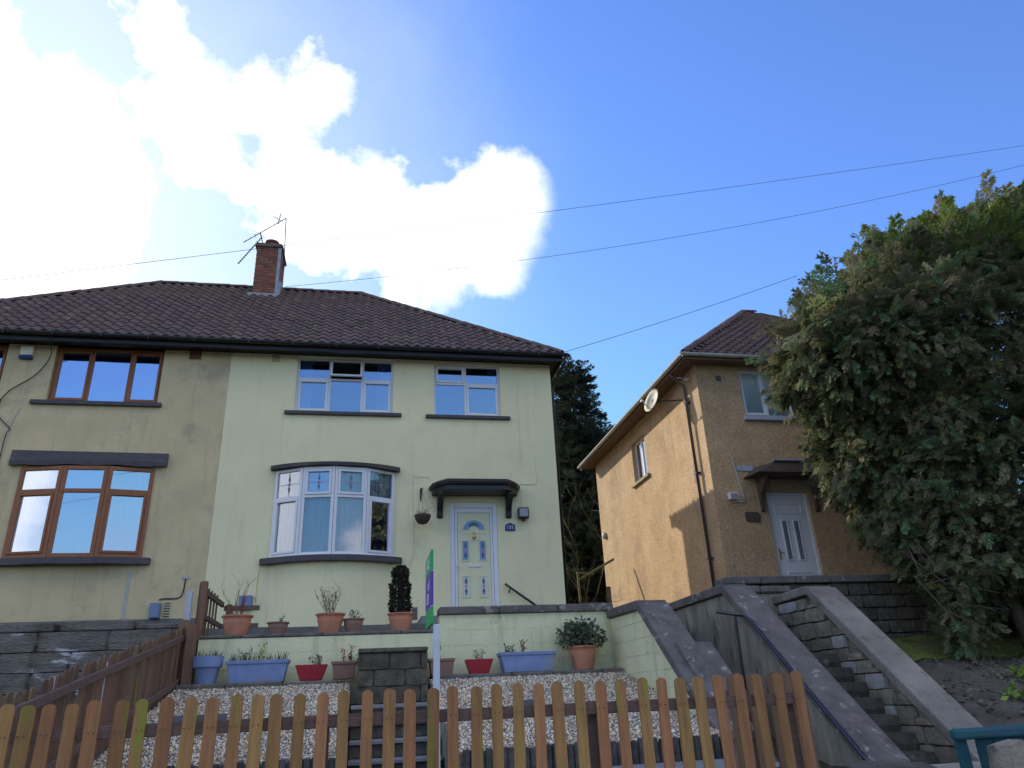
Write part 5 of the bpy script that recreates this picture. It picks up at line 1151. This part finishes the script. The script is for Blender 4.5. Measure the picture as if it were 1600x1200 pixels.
t = pot('terracotta pot with a dark clipped column conifer', .53, 11.42, 2.605, .185, .25, m_terracotta)
LP = []
for i in range(7500):
    z = random.uniform(0, .70); wob = (.150+.012*math.sin(z*17) if z < .44 else .115)*(1 if z < .62 else math.sqrt(max(0, 1-((z-.62)/.085)**2)))*(.75+.25*min(1, z/.08)); th = random.uniform(0, 6.28); rr = wob*random.uniform(.75, 1.08); LP.append(Vector((.515+rr*math.cos(th), 11.42+rr*math.sin(th), 2.84+z)))
leaf_cloud(t, LP, .028, [(.030, .032, .018), (.045, .042, .024), (.022, .024, .016)], 'foliage'); MB().tube([(.53, 11.42, 2.8), (.515, 11.42, 3.45)], .05, 6).build('stem', m_bark, t)
Z0 = 1.966
# round blue planter
t = thing('planter', 'round blue planter with a split rim and weeds beside the side fence', 'planter', (-2.0, 10.93, Z0), LG); MB().lathe([(.115, 0), (.12, .02), (.155, .20), (.160, .205), (.185, .21), (.195, .345), (.18, .345), (.17, .28)], (-2.0, 10.93, Z0), 20).build('pot', m_bluepot, t); MB().lathe([(.175, .30), (.01, .31)], (-2.0, 10.93, Z0), 12).build('soil', m_soil, t)
tuft(t, (-2.0, 10.93, Z0+.3), .14, 50, .15, GR)
t = trough('long blue trough planter full of weeds and one yellow flower spike', -1.75, -.97, 10.80, 11.06, Z0, .275, m_bluepot, LG); tuft(t, (-1.36, 10.93, Z0+.24), .36, 90, .16, GR+DRY, .006, d=.1); twigs(t, (-1.55, 10.93, Z0+.24), 7, .16, .5, m_twig, .003, 3, 'twigs', True, .022, [(.12, .11, .16), (.10, .14, .05)])
b = []; 
for k in range(60): b.append(Vector((-1.36+random.gauss(0, .02)+k*.001, 10.9+random.gauss(0, .02), Z0+.26+k*.004)))
leaf_cloud(t, b, .035, [(.40, .40, .03), (.28, .32, .03)], 'yellow_petals', kind='stuff')
t = trough('tilted red trough left of the masonry block', -.88, -.46, 10.80, 11.0, Z0, .195, m_redpot, LG, .34, False); twigs(t, (-.62, 10.9, Z0+.16), 6, .15, .8, m_twig, .003, 3, 'twigs', True, .03, GR); tuft(t, (-.8, 10.9, Z0+.16), .06, 14, .05, GR)
t = trough('faded terracotta box with orange flowering stalks beside the masonry block', -.40, -.085, 10.80, 11.03, Z0, .225, m_pinkpot, LG)
def stalk(t, x, y, z, h, cols, n=70, s=.03):
    MB().tube([(x, y, z), (x+.01, y, z+h)], .006, 4).build('stalk', m_twig, t); pts = [Vector((x+random.gauss(0, .018), y+random.gauss(0, .018), z+h*random.uniform(.1, 1.05))) for _ in range(n)]; leaf_cloud(t, pts, s, cols, 'flowers', kind='stuff')
ORG = [(.55, .12, .03), (.42, .14, .05), (.30, .15, .06)]
stalk(t, -.26, 10.92, Z0+.18, .20, ORG, 50); stalk(t, -.16, 10.92, Z0+.18, .25, ORG, 60); twigs(t, (-.11, 10.95, Z0+.18), 4, .14, .5, m_twig, .003, 2, 'sprig', True, .03, GR)
t = trough('faded terracotta box with a yellow leaved stalk behind the white sign pole', .90, 1.24, 10.80, 11.03, Z0, .215, m_pinkpot, LG); stalk(t, 1.02, 10.9, Z0+.18, .26, [(.36, .34, .04), (.25, .28, .06)], 70, .04)
t = trough('red trough with dry sprigs between two larger planters', 1.40, 1.79, 10.80, 11.0, Z0, .19, m_redpot, LG, .34, False); twigs(t, (1.6, 10.9, Z0+.15), 9, .17, .4, m_twig, .003, 3, 'sprigs', True, .02, DRY)
t = trough('large blue planter with a brown stain and a single orange flower', 1.89, 2.69, 10.78, 11.08, Z0, .265, m_bluepot, LG); tuft(t, (2.29, 10.93, Z0+.22), .36, 26, .08, GR); twigs(t, (2.05, 10.93, Z0+.22), 6, .16, .9, m_twig, .003, 3, 'twigs', True, .03, [(.07, .10, .06)]); stalk(t, 2.24, 10.93, Z0+.22, .20, ORG, 80, .035)
t = pot('big faded terracotta pot with a large leafy shrub at the right end of the ledge', 3.12, 10.93, Z0, .19, .32, m_terracotta, group=LG)
twigs(t, (3.12, 10.93, Z0+.28), 16, .36, 1.3, m_twig, .007, 4)
LP = []
for i in range(900):
    d = rnd_dir(.6); d.z = abs(d.z)*.9; LP.append(Vector((3.11, 10.93, Z0+.34))+Vector((d.x*.36, d.y*.28, d.z*.40))*random.uniform(.45, 1.05))
leaf_cloud(t, LP, .07, [(.09, .12, .07), (.13, .15, .09), (.06, .09, .06), (.20, .22, .16)], 'leaves')
# terracotta pot behind the front fence at the right
t = thing('flower_pot', 'large pink terracotta pot of dry stems behind the front fence', 'flower pot', (3.0, 6.0, 1.0)); MB().lathe([(.12, 0), (.15, .2), (.16, .25), (.19, .255), (.195, .31), (.18, .31), (.17, .27)], (2.98, 6.0, 1.0), 20).build('pot', m_pinkpot, t); twigs(t, (2.98, 6.0, 1.25), 18, .42, .5, m_twig, .004, 4)
MB().box(2.6, 3.4, 5.6, 6.4, .9, .998).build('paving_slab', m_path, kind='structure')
# neighbour weeds behind the left fence, weeds on the soil bank
for i, (x, y, z, lab) in enumerate(((-3.5, 6.7, .92, 'pale dry weeds beyond the left end of the side fence'), (-4.7, 9.6, 1.15, 'green clump of grass under the patched retaining wall'))):
    w_ = thing('weed', lab, 'weed', (x, y, z)); tuft(w_, (x, y, z), .35, 90, .45 if i == 0 else .30, DRY if i == 0 else GR, .008, d=.35)
for x, y, z, s, lab in ((7.35, 7.9, 1.48, .16, 'bright green weed on the bare earth bank'), (6.9, 6.9, 1.24, .12, 'pale green weeds behind the turquoise gate'), (8.3, 8.8, 1.72, .10, 'tiny green seedling higher on the earth bank')):
    w_ = thing('weed', lab, 'weed', (x, y, z-.13)); leaf_cloud(w_, [Vector((x, y, z-.11))+Vector((random.gauss(0, s*.5), random.gauss(0, s*.5), abs(random.gauss(0, s*.5)))) for _ in range(70)], .09, [(.16, .26, .05), (.22, .30, .07)])

# ---------------- conifers: drooping plumes of feathery sprays
def plume_template(seed, L=1., nf=14, leafl=.16):
    g = np.random.default_rng(seed); V = []; F = []
    for i in range(nf):
        u = (i+.5)/nf; axis = np.array([u*L, 0, -.22*u*u*L]); side = 1 if i % 2 else -1; ang = g.uniform(.45, 1.1)*side; roll = g.normal(0, .35)
        fl = (.42*(1-u)+.16)*L*g.uniform(.8, 1.2); d = np.array([math.cos(ang), math.sin(ang)*math.cos(roll), math.sin(ang)*math.sin(roll)-.15]); d /= np.linalg.norm(d)
        up = np.array([0, 0, 1.]); s = np.cross(d, up); s /= np.linalg.norm(s); nn = np.cross(s, d)
        k = len(V); w = .012*L; V += [axis-s*w, axis+s*w, axis+d*fl-nn*fl*.18]; F.append((k, k+1, k+2))
        for j in range(4):
            t = .15+.8*j/4; p = axis+d*fl*t-nn*fl*.18*t*t; l = leafl*L*(1-t*.6)*g.uniform(.7, 1.2)
            for sg in (-1, 1):
                e = d*.75+s*sg*.75+nn*g.normal(0, .2); e /= np.linalg.norm(e); ww = np.cross(e, nn)*.030*L; k = len(V); V += [p-ww, p+ww, p+e*l]; F.append((k, k+1, k+2))
    return np.array(V), np.array(F)
TEMPL = [plume_template(i) for i in range(5)]
TEMPL_S = [plume_template(20+i, 1., 12, .19) for i in range(4)]
def plumes(P, D, Ls, cols, m, name, parent, templ=TEMPL, **kw):
    "instances of plume templates at P pointing along D with lengths Ls, one mesh"
    n = len(P); which = rng.integers(0, len(templ), n); Vs = []; Fs = []; Ts = []; off = 0
    D = D/np.linalg.norm(D, axis=1)[:, None]; up = np.array([0, 0, 1.])+rng.normal(0, .35, (n, 3)); Y = np.cross(up, D); Y /= np.linalg.norm(Y, axis=1)[:, None]; Z = np.cross(D, Y)
    for k in range(len(templ)):
        ix = np.where(which == k)[0]
        if not len(ix): continue
        tv, tf = templ[k]; B = np.stack([D[ix], Y[ix], Z[ix]], 1)*Ls[ix][:, None, None]
        V = np.einsum('vi,nij->nvj', tv, B)+P[ix][:, None]; Vs.append(V.reshape(-1, 3)); Fs.append((tf[None]+len(tv)*np.arange(len(ix))[:, None, None]+off).reshape(-1, 3)); off += len(ix)*len(tv)
        Ts.append(np.repeat(cols[ix], len(tv), 0)*rng.uniform(.85, 1.15, (len(ix)*len(tv), 1)))
    return npmesh(name, np.concatenate(Vs), np.concatenate(Fs), m, np.concatenate(Ts), parent=parent, **kw)
def fbm3(P, sc, seed=0.): return np.array([mnoise.fractal(Vector((p[0]*sc+seed, p[1]*sc, p[2]*sc)), .8, 2., 3) for p in P])
def blob_shell(blobs, n, amp=.28, sc=.9, inner=.15, seed=1.):
    "points with outward normals on the outside of a union of ellipsoids, lumpy"
    w_ = np.array([b[3]*b[4]+b[4]*b[5]+b[3]*b[5] for b in blobs]); w_ = w_/w_.sum(); idx = rng.choice(len(blobs), n*2, p=w_); Bc = np.array([b[:3] for b in blobs]); Br = np.array([b[3:6] for b in blobs])
    u = rng.normal(0, 1, (n*2, 3)); u /= np.linalg.norm(u, axis=1)[:, None]; P = Bc[idx]+u*Br[idx]; N_ = u/Br[idx]; N_ /= np.linalg.norm(N_, axis=1)[:, None]
    q = ((P[:, None]-Bc[None])/Br[None]); ins = (np.linalg.norm(q, axis=2) < .97); ins[np.arange(n*2), idx] = False; keep = ~ins.any(1); P, N_ = P[keep], N_[keep]
    f = fbm3(P, sc, seed); depth = f*amp-inner*rng.random(len(P))**2*2; return P+N_*depth[:, None], N_, f
HB_ = [(12.0, 10.9, 6.0, 4.2, 2.6, 3.25), (11.1, 10.6, 4.8, 2.8, 2.0, 2.0), (13.1, 10.8, 7.7, 3.5, 2.4, 2.5), (15.9, 11, 7.4, 3.6, 2.8, 4.1), (9.45, 10.5, 6.9, 2.4, 1.8, 1.3), (10.6, 10.6, 7.9, 1.9, 1.6, 1.5), (13.2, 10.1, 4.0, 4.4, 1.7, 1.7), (10.4, 10.1, 3.7, 2.0, 1.3, 1.15), (8.72, 10.0, 2.75, .42, .4, .85)]
P, N_, f = blob_shell(HB_, 34000, .34, 1.35, .14)
vw = np.array([0, 0, 1.6])-P; vw /= np.linalg.norm(vw, axis=1)[:, None]
keep = (P[:, 1] < 13.9) & ((P[:, 2] > 2.42) | (P[:, 0] < 9.15) & (P[:, 2] > 2.0)) & (P[:, 0] < 16.5) & (((N_*vw).sum(1) > -.25) | (rng.random(len(P)) < .15)); P, N_, f = P[keep], N_[keep], f[keep]; n = len(P)
D = N_*.75+rng.normal(0, .5, (n, 3)); D[:, 2] += np.where(P[:, 2] > 8.4, .55, -.45); Ls = rng.uniform(.17, .31, n)*np.where((N_[:, 2] > .45) & (rng.random(n) < .30), rng.uniform(1.6, 2.6, n), 1); print('hedge plumes', n)
basec = np.array([(.21, .24, .105), (.26, .25, .14), (.165, .19, .085), (.155, .25, .12), (.26, .22, .14)]); cols = basec[rng.integers(0, 5, n)]*rng.uniform(.6, 1.3, (n, 1))
g_ = (P[:, 2] > 8.3) & (rng.random(n) < .45); cols[g_] = np.array([.15, .21, .045]); y_s = rng.random(n) < .012; cols[y_s] = np.array([.22, .22, .05])
hedge = thing('conifer_tree', 'huge overgrown dark conifer covering the right side in front of the brown house', 'conifer', (10.5, 10.6, 2.2))
plumes(P, D, Ls, cols, a_leyl, 'crown', hedge)
# inner, darker twigs so that the crown is not hollow
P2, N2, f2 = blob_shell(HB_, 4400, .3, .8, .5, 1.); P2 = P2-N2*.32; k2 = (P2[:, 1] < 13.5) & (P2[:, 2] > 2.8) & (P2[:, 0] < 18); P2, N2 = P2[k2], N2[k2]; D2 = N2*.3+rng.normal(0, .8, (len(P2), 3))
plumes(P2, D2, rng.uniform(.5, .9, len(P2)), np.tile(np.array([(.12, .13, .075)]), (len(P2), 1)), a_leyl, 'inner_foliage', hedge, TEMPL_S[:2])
b = MB(); b.tube([(8.58, 10.0, 1.7), (8.55, 10.05, 2.6), (8.8, 10.3, 4), (9.3, 10.6, 7)], .14, 8, .05); b.build('trunk', m_bark, hedge, smooth=True)
b = MB(); b.tube([(9.75, 9.9, 1.5), (9.60, 9.9, 2.5), (9.9, 10.2, 4), (10.8, 10.6, 8)], .12, 8, .05); b.build('trunk', m_bark, hedge, smooth=True)
b = MB()
for i in range(26):
    x = random.uniform(8.2, 13); z = random.uniform(2.5, 3.4); b.tube([(x, 10.3, z+.6), (x+random.uniform(-.6, .6), 9.7, z), (x+random.uniform(-1, 1), 9.2, z+random.uniform(-.3, .3))], .02, 4, .006)
b.build('branches', m_bark, hedge)
def conifer(label, x, y, z0, h, r, n, col, seed, lean=0):
    t = thing('conifer_tree', label, 'conifer', (x, y, z0), 'conifers behind the houses'); g = np.random.default_rng(seed)
    zz = g.random(n)**1.25; th = g.uniform(0, 6.283, n); prof = r*(1-zz)**.72*(1+.22*np.sin(zz*23+seed)+.15*np.sin(th*3+zz*9)); rr = prof*g.uniform(.45, 1.0, n)
    P = np.stack([x+lean*zz+rr*np.cos(th), y+rr*np.sin(th), z0+zz*h], -1); D = np.stack([np.cos(th), np.sin(th), .35+g.normal(0, .3, n)], -1)
    cols = np.array(col)[g.integers(0, len(col), n)]*g.uniform(.7, 1.3, (n, 1)); plumes(P, D, g.uniform(1.0, 1.7, n)*np.clip(1.2-zz*.6, .4, 1.2), cols, a_leyl, 'crown', t, TEMPL_S)
    MB().tube([(x, y, z0), (x+lean*.5, y, z0+h*.5), (x+lean, y, z0+h*.97)], .22, 7, .03).build('trunk', m_bark, t)
CC = [(.050, .075, .050), (.065, .085, .050), (.042, .056, .044)]
conifer('tall pointed conifer right behind the corner of the cream house', 9.0, 30, 2.8, 12.7, 1.9, 1300, CC, 3)
conifer('shorter conifer with stepped outline nearest the brown house eaves', 9.9, 31.5, 2.8, 10.3, 2.6, 1200, CC, 5)
conifer('left hand conifer mostly hidden by the cream house', 7.3, 29, 2.8, 12.2, 2.0, 420, CC, 8)
conifer('low dark conifer filling the gap behind the washing line post', 8.6, 27, 2.7, 5.6, 2.6, 1100, CC, 11)
conifer('dark conifer rising behind the brown house roof edge', 12.5, 34, 3.2, 9.0, 3.2, 260, CC, 14)
# bare shrub lit by the sun between the houses
sh = thing('bare_shrub', 'bare sunlit branching shrub beside the cream house corner', 'shrub', (7.0, 25, 2.7)); b = MB()
m_lit = mat('sunlit_bark', (.20, .17, .10), (.14, .12, .07), 9, .9)  # yellowish sunlit look of the twigs is put into the bark colour
def branch(p, d, L, r, dep):
    pts = [p]; 
    for s in range(3): d = (d+rnd_dir(.4)*.22).normalized(); p = p+d*L/3; pts.append(p)
    b.tube(pts, r, 4 if dep < 2 else 3, r*.55)
    if dep < 4:
        for _ in range(3 if dep < 3 else 2): branch(random.choice(pts[1:]), (d+rnd_dir(.3)*.85).normalized(), L*.66, r*.55, dep+1)
for k in range(2): branch(Vector((7.05+random.uniform(-.2, .2), 25, 2.7)), Vector((random.uniform(-.22, .25), random.uniform(-.2, .2), 1)).normalized(), 3.3, .035, 0)
b.build('branches', m_lit, sh)
# yellow-lit treetop behind the conifer, seen above the brown roof
tt = thing('distant_tree', 'sunlit yellow brown treetop poking above the brown house roof', 'tree', (16.3, 24, 4)); Pn = np.array([(13.9+random.gauss(0, .35), 19.3+random.gauss(0, .3), 12.1+random.gauss(0, .4)) for _ in range(120)])
leaf_cloud(tt, [Vector(p) for p in Pn], .35, [(.42, .34, .12), (.30, .26, .10)], 'crown'); MB().tube([(13.9, 22.9, 3), (13.9, 22.9, 9), (13.9, 19.4, 12)], .12, 6, .03).build('trunk', m_bark, tt)
# loose grass on the lawn, one mass
V = []; F = []; T = []
for i in range(5000):
    x = random.uniform(6.6, 14); y = random.uniform(9.9, 11.2); z = 1.90+(y-10)*.30; hh = random.uniform(.02, .06); k = len(V); dx = random.uniform(-.02, .02)
    V += [(x, y, z-.02), (x+.008, y, z-.02), (x+dx, y+random.uniform(-.02, .02), z+hh)]; F.append((k, k+1, k+2)); T += [random.choice([(.13, .16, .03), (.16, .17, .04), (.08, .11, .03)])]*3
npmesh('lawn_blades', np.array(V), np.array(F), a_leaf, np.array(T), kind='stuff')
# clods and dead leaves on the soil bank
V = []; n = 2200; X = rng.uniform(6.55, 13, n); Y = rng.uniform(5.5, 10, n); s = rng.uniform(.012, .045, (n, 1, 1)); O = octv[None]*s*np.array([1, 1, .6])+rng.normal(0, .006, (n, 6, 3)); O[..., 0] += X[:, None]; O[..., 1] += Y[:, None]; O[..., 2] += np.minimum(.71+(Y-5.3)*.25, 2.78-(9.72-Y)*.84+(X-6.5)*.75)[:, None]
cl = np.array([(.14, .125, .095), (.08, .07, .055), (.20, .175, .13)])[rng.integers(0, 3, n)]; npmesh('clods', O.reshape(-1, 3), (octf[None]+6*np.arange(n)[:, None, None]).reshape(-1, 3), a_pebble, np.repeat(cl, 6, 0), kind='stuff')
